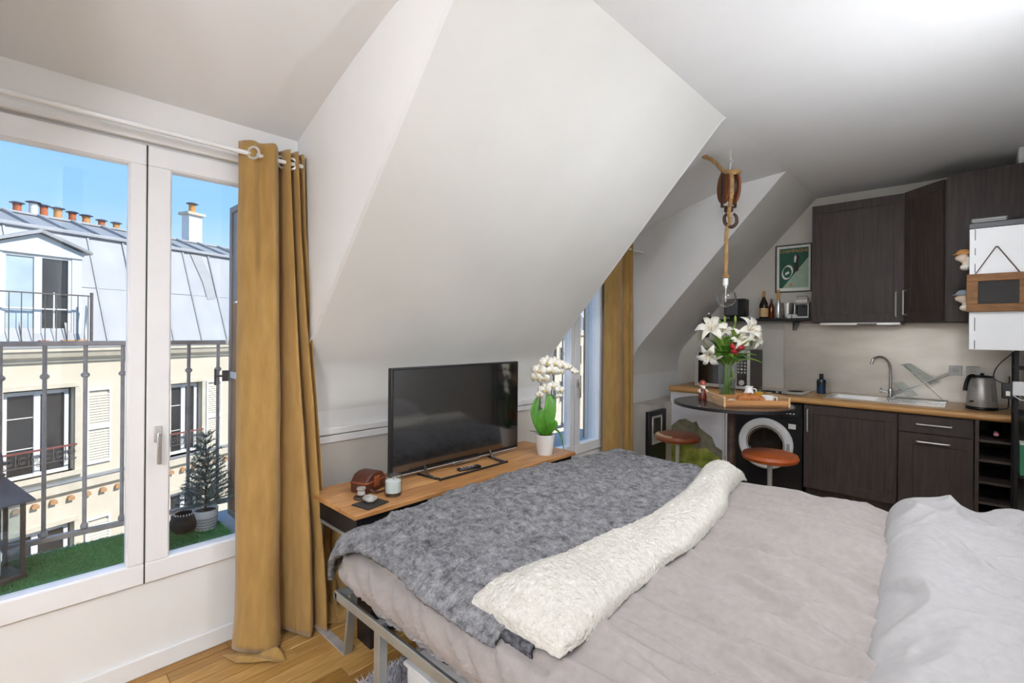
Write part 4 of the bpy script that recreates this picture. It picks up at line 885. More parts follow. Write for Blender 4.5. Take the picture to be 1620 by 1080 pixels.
MB().box(c+Vector((-.06, -.09, 0)), c+Vector((.06, -.02, .018))).build('drip_tray', M_chrome, cm, bevel=.004)
for sx in (-1, 1): MB().box(c+Vector((sx*.058-.004, -.09, .0)), c+Vector((sx*.058+.004, .05, .16))).build('side_frame', M_chrome, cm, bevel=.002)
MB().cyl(c+Vector((-.05, -.05, .165)), c+Vector((.05, -.05, .165)), .04, n=24).build('brew_head', M_steel, cm)
MB().cyl(c+Vector((0, -.075, .10)), c+Vector((0, -.075, .13)), .01, n=12).build('spout', M_black, cm)
MB().tube([c+Vector((-.045, -.05, .17)), c+Vector((-.045, -.07, .215)), c+Vector((.045, -.07, .215)), c+Vector((.045, -.05, .17))], .005).build('lever', M_chrome, cm)
for i, (px, yy, lb) in enumerate(((1248, 5.39, 'small white espresso cup at the front of the black shelf'), (1256, 5.40, 'small white espresso cup next to the coffee machine'))):
    c = on_shelf(px, yy); t = thing('espresso_cup', lb, 'cup', c, 0, 'espresso cups on the shelf')
    MB().lathe([(.001, .002), (.014, .002), (.022, .036), (.023, .037), (.022, .034), (.015, 0), (.001, 0)], c, 20).build('bowl', M_pot, t)
    MB().tube(spline([c+Vector(p) for p in ((.02,-.004,.03),(.032,-.008,.028),(.032,-.008,.014),(.017,-.004,.010))], 12), .0022, 6).build('handle', M_pot, t)
c = on_shelf(1121, 5.46); c.x = max(c.x, -2.15)
jr = thing('spice_jar', 'small glass jar at the left end of the black shelf', 'jar', c)
MB().lathe([(.001, .002), (.024, .002), (.026, .006), (.026, .05), (.02, .06)], c, 20).build('glass', M_vase, jr); MB().lathe([(.022, .058), (.022, .074), (.001, .075)], c, 20).build('lid', M_steel, jr)
MB().lathe([(.001, .004), (.0245, .004), (.0245, .038), (.001, .038)], c, 16).build('spice', M_bark, jr)

# ------------------------------------------------------------------ white cabinet on the right wall, slate board, figurines
wcab = thing('white_cabinet', 'white metal cabinet hung on the right-hand wall', 'cabinet', (.14, 4.45, 1.38))
MB().box((-.022, 4.30, 1.380), (XR-.002, 4.70, 2.155)).build('body', M_white_en, wcab, bevel=.003)
for z0, z1 in ((1.385, 1.44), (1.50, 1.585), (1.63, 1.68), (1.87, 1.93), (1.985, 2.03), (2.08, 2.15)): MB().box((.003, 4.2985, z0), (.007, 4.3005, z1)).build('slot', M_black, wcab)
MB().box((-.026, 4.296, 2.155), (XR-.002, 4.704, 2.19)).build('top_cap', M_black, wcab, bevel=.003)
gb = thing('tablet_box', 'flat dark grey box lying on top of the white cabinet', 'box', (.08, 4.4, 2.19))
MB().box((-.015, 4.31, 2.19), (.15, 4.56, 2.222)).build('case', mat('smoke_grey_plastic', '6f6f6c', .3, scale=10), gb, bevel=.006)
MB().box((-.017, 4.308, 2.203), (.152, 4.562, 2.207)).build('seam', M_black, gb)
gw = thing('glass_dish', 'clear glass dish on top of the white cabinet beside the flat box', 'dish', (.22, 4.42, 2.19))
MB().lathe([(.001, .003), (.04, .003), (.055, .03), (.057, .03), (.042, 0), (.001, 0)], (.22, 4.42, 2.19), 24).build('bowl', M_vase, gw)
bd = thing('slate_board', 'small chalkboard in a reclaimed wood frame hung by a string on the white cabinet', 'chalkboard', (.12, 4.29, 1.75))
bx0, bx1, bz0, bz1 = -.035, .255, 1.622, 1.862
s = MB(); y0, y1 = 4.272, 4.296
MB().box((bx0, y0, bz1-.047), (bx1, y1, bz1)).build('frame_rail', M_bwood, bd, bevel=.004); MB().box((bx0, y0, bz0), (bx1, y1, bz0+.05)).build('frame_rail', M_bwood, bd, bevel=.004)
MB().box((bx0, y0, bz0+.05), (bx0+.055, y1, bz1-.047)).build('frame_stile', M_bwood, bd, bevel=.003); MB().box((bx1-.055, y0, bz0+.05), (bx1, y1, bz1-.047)).build('frame_stile', M_bwood, bd, bevel=.003)
MB().box((bx0+.05, y0+.008, bz0+.045), (bx1-.05, y1-.004, bz1-.042)).build('slate', M_slate, bd)
MB().tube([(.005, 4.285, bz1-.003), (.099, 4.292, 2.03), (.107, 4.292, 2.03), (.205, 4.285, bz1-.003)], .0028, 6).build('string', M_bark, bd)
MB().cyl((.103, 4.298, 2.028), (.103, 4.287, 2.028), .004, n=8).build('nail', M_rust, bd)
def bust(label, c, hatm):
    t = thing('porcelain_bust', label, 'figurine', c, 0, 'porcelain busts on the white cabinet')
    s = MB().ball(c+Vector((-.03, 0, .055)), .034, (.9, .8, 1.15), 16, 12)
    for v in s.v:
        d = v-c
        if d.x < -.045 and .03 < d.z < .055: v.x -= .010*(1-abs(d.y)/.03)
    s.build('head', M_pcol, t)
    MB().cyl(c+Vector((-.058, 0, .052)), c+Vector((-.070, 0, .044)), .006, .003, n=8).build('nose', M_pcol, t)
    MB().lathe([(.012, 0), (.014, .02), (.011, .034)], c+Vector((-.022, 0, -.005)), 14).build('neck', M_pcol, t)
    MB().ball(c+Vector((-.020, 0, -.016)), .034, (.8, 1.2, .65), 14, 8).build('shoulders', M_petal, t)
    MB().lathe([(.037, 0), (.040, .006), (.034, .018), (.02, .03), (.001, .032)], c+Vector((-.028, 0, .072)), 20).build('hat', hatm, t)
    MB().lathe([(.034, 0), (.048, -.003), (.048, .002), (.034, .006)], c+Vector((-.034, 0, .072)), 20, close=True).build('hat_brim', hatm, t)
    MB().box(c+Vector((-.012, -.02, -.03)), c+Vector((.0, .02, .05))).build('wall_mount', M_paper, t)
bust('porcelain bust with a tan cap on the white cabinet, upper of two', Vector((-.0225, 4.42, 1.94)), M_terra2)
bust('porcelain bust with a pale blue cap on the white cabinet, lower of two', Vector((-.0225, 4.42, 1.67)), mat('pale_blue_glaze', '8d9aa8', .3, scale=8))
# tall narrow rack at the end of the worktop, under the white cabinet
rk2 = thing('metal_rack', 'tall narrow black metal rack standing at the end of the worktop', 'rack', (.25, 4.7, 0))
for x in (.205, .285):
    for y in (4.56, 4.86): MB().box((x-.011, y-.011, 0), (x+.011, y+.011, 1.378 if y < 4.7 else 1.36)).build('upright', M_blackm, rk2, bevel=.002)
for z in (.15, .55, .95, 1.25): MB().box((.20, 4.55, z), (.295, 4.87, z+.012)).build('tray', M_blackm, rk2)
pk = thing('green_carton', 'green carton on the metal rack', 'carton', (.25, 4.66, .562))
MB().box((.222, 4.575, .562), (.28, 4.69, .76)).build('carton', mat('green_card', '3f8a63', .6, scale=10), pk, bevel=.002); MB().box((.224, 4.59, .76), (.278, 4.675, .775)).build('flap', M_paper, pk)
pg = thing('plug_timer', 'black plug-in timer clipped to the metal rack beside the kettle', 'timer', (.19, 4.55, 1.12))
MB().box((.135, 4.52, 1.06), (.205, 4.548, 1.16)).build('case', M_black, pg, bevel=.006); MB().box((.155, 4.517, 1.08), (.175, 4.521, 1.11)).build('screen', M_paper, pg)
MB().tube(spline([(.15, 4.53, 1.155), (.10, 4.56, 1.19), (.12, 4.60, 1.27), (.19, 4.58, 1.36)], 20), .003, 6).build('cord', M_black, pg)
pv = thing('white_bracket', 'white block fixed on the metal rack next to the timer', 'bracket', (.25, 4.5, 1.1))
MB().box((.186, 4.515, 1.085), (XR-.002, 4.547, 1.175)).build('block', M_white_en, pv, bevel=.004); MB().tube([(.19, 4.52, 1.085), (.22, 4.515, 1.06), (.25, 4.515, 1.055)], .003, 6).build('lead', M_white_en, pv)

# ------------------------------------------------------------------ bistro table, stools and what stands on the table
ZTB = .97; TC = Vector((-1.27, 3.66, 0))
tb = thing('bistro_table', 'round black bistro table on a dark crank pedestal near the kitchen', 'table', TC)
MB().lathe([(.001, ZTB-.016), (.375, ZTB-.016), (.393, ZTB-.010), (.395, ZTB-.004), (.39, ZTB), (.001, ZTB)], TC, 64).build('top', mat('dark_table_top', '2b2d33', .18, scale=6, spec=.6), tb)
MB().lathe([(.392, ZTB-.022), (.400, ZTB-.020), (.400, ZTB-.003), (.394, ZTB-.003), (.392, ZTB-.022)], TC, 64).build('rim', M_blackm, tb)
MB().cyl(TC+Vector((0, 0, .47)), TC+Vector((0, 0, ZTB-.02)), .030, n=20).build('column', M_rust, tb)
MB().cyl(TC+Vector((-.05, -.01, .47)), TC+Vector((-.05, -.01, ZTB-.03)), .010, n=10).build('guide_rod', M_steel, tb)
MB().lathe([(.001, .34), (.055, .34), (.085, .37), (.10, .42), (.085, .47), (.05, .495), (.032, .50)], TC, 24).build('gear_housing', M_blackm, tb)
MB().cyl(TC+Vector((-.02, -.06, .43)), TC+Vector((-.06, -.15, .43)), .028, .022).ball(TC+Vector((-.06, -.15, .43)), .034).build('crank_hub', M_blackm, tb)
MB().tube([TC+Vector((-.06, -.15, .43)), TC+Vector((-.13, -.19, .40)), TC+Vector((-.16, -.21, .33))], .010).build('crank', M_blackm, tb)
MB().cyl(TC+Vector((0, 0, .04)), TC+Vector((0, 0, .36)), .045, .038, n=20).build('lower_column', M_blackm, tb)
for i in range(4):
    a = R(45+90*i); d = Vector((math.cos(a), math.sin(a), 0))
    MB().tube(spline([TC+d*.03+Vector((0, 0, .14)), TC+d*.16+Vector((0, 0, .09)), TC+d*.29+Vector((0, 0, .022))], 12), [.024-.010*k/12 for k in range(13)], 8).build('foot', M_blackm, tb)
def stool(label, c, m, worn):
    t = thing('bar_stool', label, 'stool', c, 0, 'round leather stools at the bistro table')
    MB().lathe([(.001, .585), (.15, .585), (.172, .593), (.180, .613), (.172, .634), (.145, .642), (.001, .645)], c, 44).build('seat', m, t)
    MB().lathe([(.1735, .596), (.1815, .613), (.1735, .616)], c, 44).build('seat_band', M_leather if worn else M_leather2, t)
    MB().cyl(c+Vector((0, 0, .03)), c+Vector((0, 0, .586)), .016, n=16).build('post', M_steel, t)
    MB().lathe([(.001, 0), (.17, 0), (.175, .006), (.16, .016), (.03, .035), (.018, .06)], c, 40).build('base', M_blackm, t)
    MB().lathe([(.105, .20), (.112, .207), (.105, .214), (.098, .207)], c, 32, close=True).build('foot_ring', M_steel, t)
    for i in range(3):
        a = R(120*i+20); MB().cyl(c+Vector((0, 0, .207)), c+Vector((math.cos(a)*.105, math.sin(a)*.105, .207)), .005, n=8).build('ring_spoke', M_steel, t)
    if worn:
        s = MB(); n = 20
        for i in range(n):
            a0, a1 = (R(185+95*k/n) for k in (i, i+1)); w0, w1 = (.028+.018*nz(k*.9, 3, 1)-.02*abs(k/n-.5) for k in (i, i+1))
            zz = .6405
            s.add([c+Vector((math.cos(a)*r, math.sin(a)*r, z)) for a, r, z in ((a0, .1745, .6335), (a1, .1745, .6335), (a1, .172-w1, .6432), (a0, .172-w0, .6432))], [(0, 1, 2, 3)])
        s.build('worn_patch', M_worn, t, smooth=180)
s1c = at(1072, 688, z=.63); s2c = at(1218, 718, z=.63); s1c.z = s2c.z = 0
stool('round tan leather stool with a worn pale patch, left of the bistro table', s1c, M_leather, True)
stool('round orange-brown leather stool in front of the washing machine', s2c, M_leather2, False)
# wooden tray
trc = Vector((-1.17, 3.665, ZTB)); TA = R(42)
ty = thing('serving_tray', 'wooden breakfast tray with cut-out handles on the bistro table', 'tray', trc, TA)
MB().box((-.21, -.15, 0), (.21, .15, .010)).build('bottom', M_tray, ty, local=True, bevel=.002)
for sy in (-1, 1): MB().box((-.21, sy*.15-.007, .010), (.21, sy*.15+.007, .046)).build('long_side', M_tray, ty, local=True, bevel=.002)
hole = [(.045*math.cos(a), .036+.018*math.sin(a)) for a in [math.pi*i/8 for i in range(9)]]
for sx in (-1, 1):
    x = sx*.217; s = MB(); s.box((x-.007, -.157, 0), (x+.007, .157, .034)); s.box((x-.007, -.157, .034), (x+.007, -.048, .068)); s.box((x-.007, .048, .034), (x+.007, .157, .068)); s.box((x-.007, -.048, .056), (x+.007, .048, .068))
    s.build('end_with_handle', mat('pale_tray_wood', 'd0b08a', .6, col2='b8946a', scale=7, stretch=(8, 1.5, 8)), ty, local=True, bevel=.002)
def on_tray(x, y): return trc+Vector((x*math.cos(TA)-y*math.sin(TA), x*math.sin(TA)+y*math.cos(TA), .011))
pl = thing('napkin', 'folded white napkin on the tray', 'napkin', on_tray(-.12, .04), TA)
MB().grid(lambda s, t: Vector((-.08+.16*s, -.07+.14*t, .006+.004*nz(s*4, t*4, 1)+.004*math.sin(s*9))), 16, 14).build('cloth', M_paper, pl, local=True, smooth=180, solid=.005); MB().box((-.075, -.065, 0), (.075, .02, .005)).build('lower_fold', M_paper, pl, local=True)
# croissant: a curved row of swelling segments
cr = thing('croissant', 'golden croissant on the tray', 'pastry', on_tray(.0, -.065), TA)
pts = [(.075*math.cos(a), .055*math.sin(a)-.02, .030) for a in [R(200-220*i/44) for i in range(45)]]
MB().tube([(p[0], p[1], .010+.026*math.sin(math.pi*i/44)**.7) for i, p in enumerate(pts)], [max(.004, .034*math.sin(math.pi*i/44)**.6*(1+.13*abs(math.sin(i*.72)))) for i in range(45)], 14).build('crust', M_pastry, cr, local=True)
c = on_tray(.12, .07)
jg = thing('juice_glass', 'glass of orange juice on the tray', 'glass', c)
MB().lathe([(.001, .004), (.028, .004), (.033, .085), (.0345, .085), (.030, 0), (.001, 0)], c, 28).build('tumbler', M_vase, jg); MB().lathe([(.001, .006), (.0275, .006), (.031, .068), (.001, .068)], c, 24).build('juice', M_juice, jg)
c = on_tray(.125, -.05)
cu = thing('white_cup', 'white cup on the tray', 'cup', c)
MB().lathe([(.001, .003), (.026, .003), (.040, .055), (.0425, .056), (.0415, .05), (.029, 0), (.001, 0)], c, 30).build('bowl', M_pot, cu)
MB().tube(spline([c+camv(*p) for p in ((.040,0,.046),(.062,0,.044),(.060,0,.020),(.034,0,.014))], 16), .004, 8).build('handle', M_pot, cu); MB().lathe([(.001, .044), (.037, .044)], c, 24).build('coffee', M_bark, cu)
c = on_tray(.05, .075)
mj = thing('milk_jug', 'white milk jug behind the croissant on the tray', 'jug', c)
MB().lathe([(.001, .0), (.032, .0), (.036, .02), (.034, .06), (.024, .085), (.026, .105), (.029, .108), (.024, .10), (.020, .085), (.001, .08)], c, 28).build('body', M_pot, mj)
MB().tube(spline([c+camv(*p) for p in ((.026,0,.09),(.050,0,.085),(.052,0,.05),(.033,0,.03))], 16), .004, 8).build('handle', M_pot, mj)
c = on_tray(.185, .02)
wl = thing('walnut', 'brown walnut at the right end of the tray', 'nut', c)
s = MB().ball(c+Vector((0, 0, .019)), .021, (1, .9, .9), 16, 10)
for v in s.v: v += (v-c-Vector((0, 0, .019)))*.12*nz(v.x*120, v.y*120, v.z*120)
s.build('shell', M_bwood, wl); MB().lathe([(.0205, -.001), (.0225, 0), (.0205, .001)], c+Vector((0, 0, .019)), 24, close=True).build('seam', M_tray, wl)
# figurine left of the vase
c = Vector((-1.50, 3.70, ZTB))
fg = thing('painted_figurine', 'small red and white painted figurine left of the flower vase', 'figurine', c)
MB().lathe([(.001, 0), (.030, 0), (.032, .008), (.026, .05), (.018, .075), (.012, .085)], c, 24).build('robe', mat('dark_red_glaze', '6e2a1e', .3, col2='561d16', scale=10), fg)
MB().ball(c+Vector((0, 0, .105)), .024, (1, 1, 1.05), 18, 12).build('head', M_pcol, fg)
MB().lathe([(.025, .108), (.027, .114), (.018, .138), (.001, .146)], c, 20).build('hat', mat('red_glaze', 'b04a30', .3, col2='8e3522', scale=10), fg)
for sx in (-1, 1): MB().tube(spline([c+camv(sx*.018, 0, .072), c+camv(sx*.034, -.012, .062), c+camv(sx*.022, -.028, .052)], 10), .007, 8).build('arm', M_pcol, fg)
MB().ball(c+camv(.0, -.02, .088), .014, (1, .7, .9), 12, 8).build('beard', M_petal, fg)

# ------------------------------------------------------------------ vase with lilies
vc = at(1152, 612, z=ZTB); vc = Vector((-1.375, 3.86, ZTB))
VH = .27
va = thing('glass_vase', 'tall clear glass vase of water on the bistro table', 'vase', vc)
MB().lathe([(.001, .006), (.050, .006), (.054, .012), (.062, VH), (.065, VH), (.058, 0), (.001, 0)], vc, 40).build('glass', M_vase, va)
MB().lathe([(.052, .02), (.0575, .15), (.001, .15)], vc, 32).build('water', glass('water', (240, 246, 244), 1.33), va)
bq = thing('lily_bouquet', 'bouquet of white lilies, red blossom and greenery in the glass vase', 'bouquet', vc+Vector((0, 0, .01)))
rim = vc+Vector((0, 0, VH))
tips = []
random.seed(11)
lil = ((-.14,-.04,.25,.115,-.4,.6), (.13,-.03,.25,.115,.3,.3), (-.155,-.05,.08,.095,-.5,-.5), (.05,-.06,.19,.09,.1,.1), (.175,.0,.19,.10,.6,.3), (-.03,.04,.24,.085,0,.6))
def stem_to(p, r=.0035, m=M_stem):
    b = vc+Vector((random.uniform(-.03, .03), random.uniform(-.03, .03), .012)); mid = rim+(p-rim)*.12+Vector((random.uniform(-.02, .02), random.uniform(-.02, .02), -.03))
    MB().tube(spline([b, b.lerp(mid, .5)+Vector((random.uniform(-.012, .012), 0, 0)), mid, p], 16), r, 6).build('stem', m, bq)
def lily(c, f, sz):
    f = f.normalized(); b = Vector((0, 0, 1))-f*f.z
    b.normalize(); a = b.cross(f); s = MB()
    for k in range(6):
        ang = k*60+(8 if k % 2 else 0); d = a*math.cos(R(ang))+b*math.sin(R(ang)); q = d.cross(f); W = .27 if k % 2 else .19; n = 9; vs = []
        for i in range(n+1):
            t = i/n; w = sz*W*math.sin(math.pi*(t*.93+.06))**.8
            rad = sz*(1.05*t**1.15); up = sz*(.62*math.sin(t*2.15)-.28*t**3)
            for j in (-1, 0, 1): vs.append(c+d*rad+f*(up-.10*sz*abs(j)*math.sin(3*t)*-1)+q*w*j)
        s.add(vs, [(i*3+j, i*3+j+1, (i+1)*3+j+1, (i+1)*3+j) for i in range(n) for j in (0, 1)])
    o = s.build('lily', M_petal, bq, smooth=180, solid=.001)
    s = MB()
    for k in range(5):
        d = a*math.cos(R(k*72))+b*math.sin(R(k*72)); e = c+f*sz*.75+d*sz*.22; s.tube([c+f*sz*.1, c+f*sz*.45+d*sz*.07, e], .0012, 5); s.cbox(e, (.007, .007, .004))
    s.build('stamens', M_lip, o)
for dx, dy, dz, sz, fa_, fz in lil:
    p = rim+camv(dx, dy, dz); stem_to(p-Vector((0, 0, .01))); lily(p, -_w*.8+CR*fa_+Vector((0, 0, fz)), sz)
for dx, dy, dz in ((-.06,0,.28),(.0,.05,.31),(.05,-.02,.31),(-.19,.02,.18),(.20,.03,.13)):        # closed buds
    p = rim+camv(dx, dy, dz); stem_to(p, .0028); MB().tube([p, p+Vector((0, 0, .02)), p+Vector((0, 0, .045)), p+Vector((0, 0, .06))], [.004, .010, .009, .002], 8).build('bud', M_leaf3, bq)
rc_ = rim+camv(.01, -.125, .12)
for i in range(16):
    v = Vector((random.gauss(0, 1), random.gauss(0, 1), random.gauss(0, 1))).normalized()*.040; q = rc_+v
    MB().ball(q, .017, (1, 1, .9), 8, 6).build('red_blossom', M_redf, bq)
stem_to(rc_-Vector((0, 0, .02)))
for i in range(64):
    a = random.uniform(0, 6.283); L = random.uniform(.13, .27); el = random.uniform(.15, 1.25); d = Vector((math.cos(a)*math.cos(el), math.sin(a)*math.cos(el), math.sin(el)))
    b = rim+Vector((math.cos(a)*.02, math.sin(a)*.02, random.uniform(-.02, .09)))
    leaf([b, b+d*L*.5+Vector((0, 0, .012)), b+d*L-Vector((0, 0, random.uniform(0, .05)))], random.uniform(.016, .034), random.choice((M_leaf2, M_leaf2, M_leaf3, M_leaf)), bq, nseg=8, tip=.8, fold=.2)
leaf([vc+camv(.005, -.035, .10), vc+camv(.015, -.045, .17), vc+camv(.012, -.04, .235)], .030, M_leaf3, bq, nseg=10)
for i in range(6): stem_to(rim+camv(random.uniform(-.05, .05), random.uniform(-.03, .03), .08), .0038, M_leaf2)

# ------------------------------------------------------------------ pulley pendant lamp
PY = 3.62
hk = at(1153, 232, y=PY); hk.z = CEIL-.012
def pp(px, py): return at(px, py, y=PY)
ul = thing('pulley_pendant_lamp', 'pendant lamp made of an old wooden pulley block, hemp rope and a clear globe bulb', 'lamp', (pp(1152, 400).x, PY, CEIL-.05))
e0 = pp(1156, 255); cz = 2.735
MB().lathe([(.010, -.003), (.0135, 0), (.010, .003)], e0, 16, axis='y', close=True).cyl(e0+Vector((0, 0, .010)), Vector((e0.x, PY, 2.795)), .004, n=8).cyl(e0-Vector((0, 0, .012)), pp(1154, 273), .005, n=8).build('eyebolt', M_steel, ul)
b0 = pp(1153, 297)
def cheek_shape(w, h, y0, y1, c):
    pts = [(c.x+w*math.cos(a)*(1 if True else 1), c.z+h*math.sin(a)) for a in [2*math.pi*i/36 for i in range(36)]]
    return MB().prism(pts, 'y', y0, y1)
rot = Matrix.Translation(b0) @ Matrix.Rotation(R(-38), 4, 'Z')
def pbuild(s, name, m, bevel=0):
    for v in s.v: v[:] = (rot @ v)[:]
    return s.build(name, m, ul, bevel=bevel)
Z0 = Vector((0, 0, 0))
pbuild(cheek_shape(.080, .118, .028, .048, Z0), 'wooden_cheek', M_pulley, .006); pbuild(cheek_shape(.080, .118, -.048, -.028, Z0), 'wooden_cheek', M_pulley, .006)
pbuild(cheek_shape(.066, .070, -.026, .026, Z0), 'sheave', M_rust, .004)
s = MB()
for sy in (-1, 1): s.box((-.016, sy*.051-.003, -.135), (.016, sy*.051+.003, .125))
s.box((-.016, -.054, .118), (.016, .054, .126)).box((-.016, -.054, -.143), (.016, .054, -.135)); pbuild(s, 'iron_strap', M_rust, .002)
s = MB().cyl((0, -.06, 0), (0, .06, 0), .011, n=12); pbuild(s, 'axle', M_rust)
s = MB().box((-.02, -.025, -.175), (.02, .025, -.14)); pbuild(s, 'swivel', M_rust, .004)
hp = [pp(x, y) for x, y in ((1151, 333), (1150, 338), (1146, 344), (1148, 354), (1157, 359), (1165, 353), (1165, 343), (1161, 338))]
MB().tube(spline(hp, 30), [.009+.004*math.sin(math.pi*i/30) for i in range(31)], 10).build('hook', M_rust, ul)
def rope(pts, r, name='rope'):
    C = spline(pts, max(20, int(sum((Vector(pts[i+1])-Vector(pts[i])).length for i in range(len(pts)-1))/.006))); s = MB()
    prev = None; tot = 0; strands = [[], [], []]
    for i, p in enumerate(C):
        d = (C[min(i+1, len(C)-1)]-C[max(i-1, 0)]).normalized(); a = d.orthogonal().normalized() if prev is None else (prev-d*prev.dot(d)).normalized(); prev = a; b = d.cross(a)
        if i: tot += (p-C[i-1]).length
        for k in range(3):
            t = tot/(r*5.5)*2*math.pi+k*2.094; strands[k].append(p+(a*math.cos(t)+b*math.sin(t))*r*.48)
    for q in strands: s.tube(q, r*.62, 6)
    return s.build(name, M_rope, ul)
def off(p, dy): return Vector((p.x, p.y+dy, p.z))
rope([at(1113, 247, y=PY-.02), at(1128, 254, y=PY-.02), at(1142, 268, y=PY-.04), at(1152, 273, y=PY-.06), at(1166, 269, y=PY-.05)], .014)
rope([off(pp(1146, 273), -.02), off(pp(1150, 268), .04), off(pp(1166, 270), .03), off(pp(1170, 274), -.03), off(pp(1160, 276), -.07), off(pp(1148, 272), -.06)], .014, 'rope_knot')
rope([off(pp(1163, 275), -.07), off(pp(1165, 295), -.085), off(pp(1163, 315), -.075), off(pp(1156, 335), -.035), off(pp(1155, 352), -.005), off(pp(1150, 362), 0), pp(1149, 385), pp(1149, 410), pp(1148, 438)], .0135)
MB().tube([at(1114, 247, y=PY-.02)+Vector((-.004, 0, .003)), at(1118, 249, y=PY-.02)], .0165, 8).build('rope_end_whipping', M_rope, ul)
bc = pp(1148, 470); kn = pp(1148, 438)
MB().lathe([(.016, -.010), (.024, -.006), (.026, .0), (.022, .006), (.027, .010), (.018, .018)], kn, 20).build('rope_binding', M_rope, ul)
MB().lathe([(.014, 0), (.018, -.004), (.019, -.05), (.015, -.055)], kn-Vector((0, 0, .008)), 20).build('lamp_socket', M_pot, ul)
zt = bc.z+.078
MB().lathe([(.012, .085), (.015, .070), (.034, .059), (.064, .031), (.073, 0), (.067, -.032), (.042, -.060), (.001, -.073)], bc, 36).build('globe_bulb', M_bulb, ul)
MB().lathe([(.013, .060), (.013, .085)], bc, 16).build('bulb_cap', M_steel, ul)
s = MB().cyl(bc+Vector((0, 0, .06)), bc+Vector((0, 0, -.03)), .004, .0025, n=8)
MB().cyl(bc+Vector((0, 0, .06)), bc+Vector((0, 0, -.035)), .0045, .003, n=8).build('glass_stem', M_paper, ul)
for sx in (-1, 1): MB().tube([bc+Vector((sx*.003, 0, .03)), bc+Vector((sx*.014, 0, .02)), bc+Vector((sx*.010, 0, -.03)), bc+Vector((0, 0, -.035))], .0008, 5).build('filament', M_filament, ul)

# ------------------------------------------------------------------ balcony ledge outside the first window
ZL = .40
def ledge(name, y0, y1):
    t = root_struct(name, (-2.98, (y0+y1)/2, ZL))
    MB().box((-3.26, y0, ZL-.14), (XW-.16, y1, ZL-.012)).build('ledge', M_zinc2, t, bevel=.004)
    return t
ledge('trim_4', -.6, 1.12); ledge('trim_5', 3.0, 4.5)
struct(MB().box((-3.30, -4, -6.0), (XW-.16, 7, ZL-.14)).build('wall_outside', M_fac, smooth=0))
tf = thing('turf_mat', 'green artificial grass mat on the balcony ledge', 'artificial grass', (-2.95, .3, ZL-.012))
MB().box((-3.21, -.5, ZL-.012), (-2.73, .845, ZL-.004)).build('backing', M_turf, tf)
random.seed(5)
blades(-3.21, -.2, -2.73, .845, ZL-.004, 22000, .020, .0016, .012).build('blades', M_turf, tf, smooth=0, kind='stuff')
RX = -3.12
rl = thing('balcony_railing', 'grey iron balcony railing outside the large window', 'railing', (RX, .3, ZL))
def baluster(parent, y, x=RX):
    b = MB().cyl((x, y, .50), (x, y, 1.39), .0085, n=12).build('baluster', M_rail, parent)
    for z in (1.246,): MB().lathe([(.010, -.012), (.017, -.005), (.017, .005), (.010, .012)], (x, y, z), 12).build('collar', M_rail, b)
    MB().lathe([(.010, 0), (.015, .006), (.015, .02), (.010, .03)], (x, y, .50), 12).build('foot_collar', M_rail, b)
def railing(parent, ys, y0, y1, x=RX):
    MB().box((x-.022, y0, 1.388), (x+.022, y1, 1.410)).build('top_rail', M_rail, parent, bevel=.003)
    MB().box((x-.014, y0, .476), (x+.014, y1, .500)).build('bottom_rail', M_rail, parent, bevel=.003)
    for y in ys: baluster(parent, y, x)
    for y in (y0+.012, y1-.012): MB().box((x-.012, y-.012, ZL-.012), (x+.012, y+.012, 1.39)).build('end_post', M_rail, parent)
railing(rl, [-.003+.1425*i for i in range(-1, 7)], -.30, .965)
rl2 = thing('balcony_railing', 'grey iron balcony railing outside the far window', 'railing', (RX, 3.7, ZL))
railing(rl2, [3.2+.1425*i for i in range(8)], 3.05, 4.35)
# folded shutter leaves on the jambs
def shutter_leaf(label, y):
    t = thing('folded_shutter', label, 'shutter', (-2.9, y, ZL))
    MB().frame('y', (-3.06, .43, -2.80, 2.16), .035, y-.012, y+.012).build('frame', mat('weathered_shutter', '9a9491', .5, .2, col2='857f7b', scale=10), t, bevel=.003)
    MB().box((-3.03, y-.004, .46), (-2.83, y+.004, 1.62)).build('lower_panel', mat('rust_brown_board', 'a88262', .6, col2='927053', scale=8), t)
    MB().box((-3.03, y-.004, 1.63), (-2.83, y+.004, 2.13)).build('upper_panel', mat('weathered_shutter', '9a9491'), t)
    MB().box((-3.03, y-.012, 1.20), (-2.83, y+.012, 1.235)).build('cross_rail', M_outw, t)
    MB().frame('y', (-2.795, .43, -2.735, 2.16), .012, y-.03, y+.02).build('inner_leaf', M_outw, t, bevel=.002)
    MB().box((-3.075, y-.04, 1.18), (-3.060, y+.005, 1.24)).tube([(-3.068, y-.04, 1.21), (-3.068, y-.075, 1.21), (-3.068, y-.075, 1.25), (-3.068, y-.075, 1.16)], .006, 8).build('espagnolette', M_iron, t)
    return t
shutter_leaf('folded weathered shutter beside the small fir tree', .90)
t2 = thing('folded_shutter', 'folded narrow shutter stack with a brown edge outside the far window', 'shutter', (-2.77, 4.0, ZL))
MB().box((-2.80, 3.975, .43), (-2.785, 4.02, 2.16)).build('brown_leaf', mat('rust_brown_board', 'a88262'), t2, bevel=.002); MB().box((-2.782, 3.975, .43), (-2.767, 4.02, 2.16)).build('white_leaf', M_outw, t2, bevel=.002); MB().box((-2.764, 3.975, .43), (-2.745, 4.02, 2.16)).build('inner_leaf', M_outw, t2, bevel=.002)
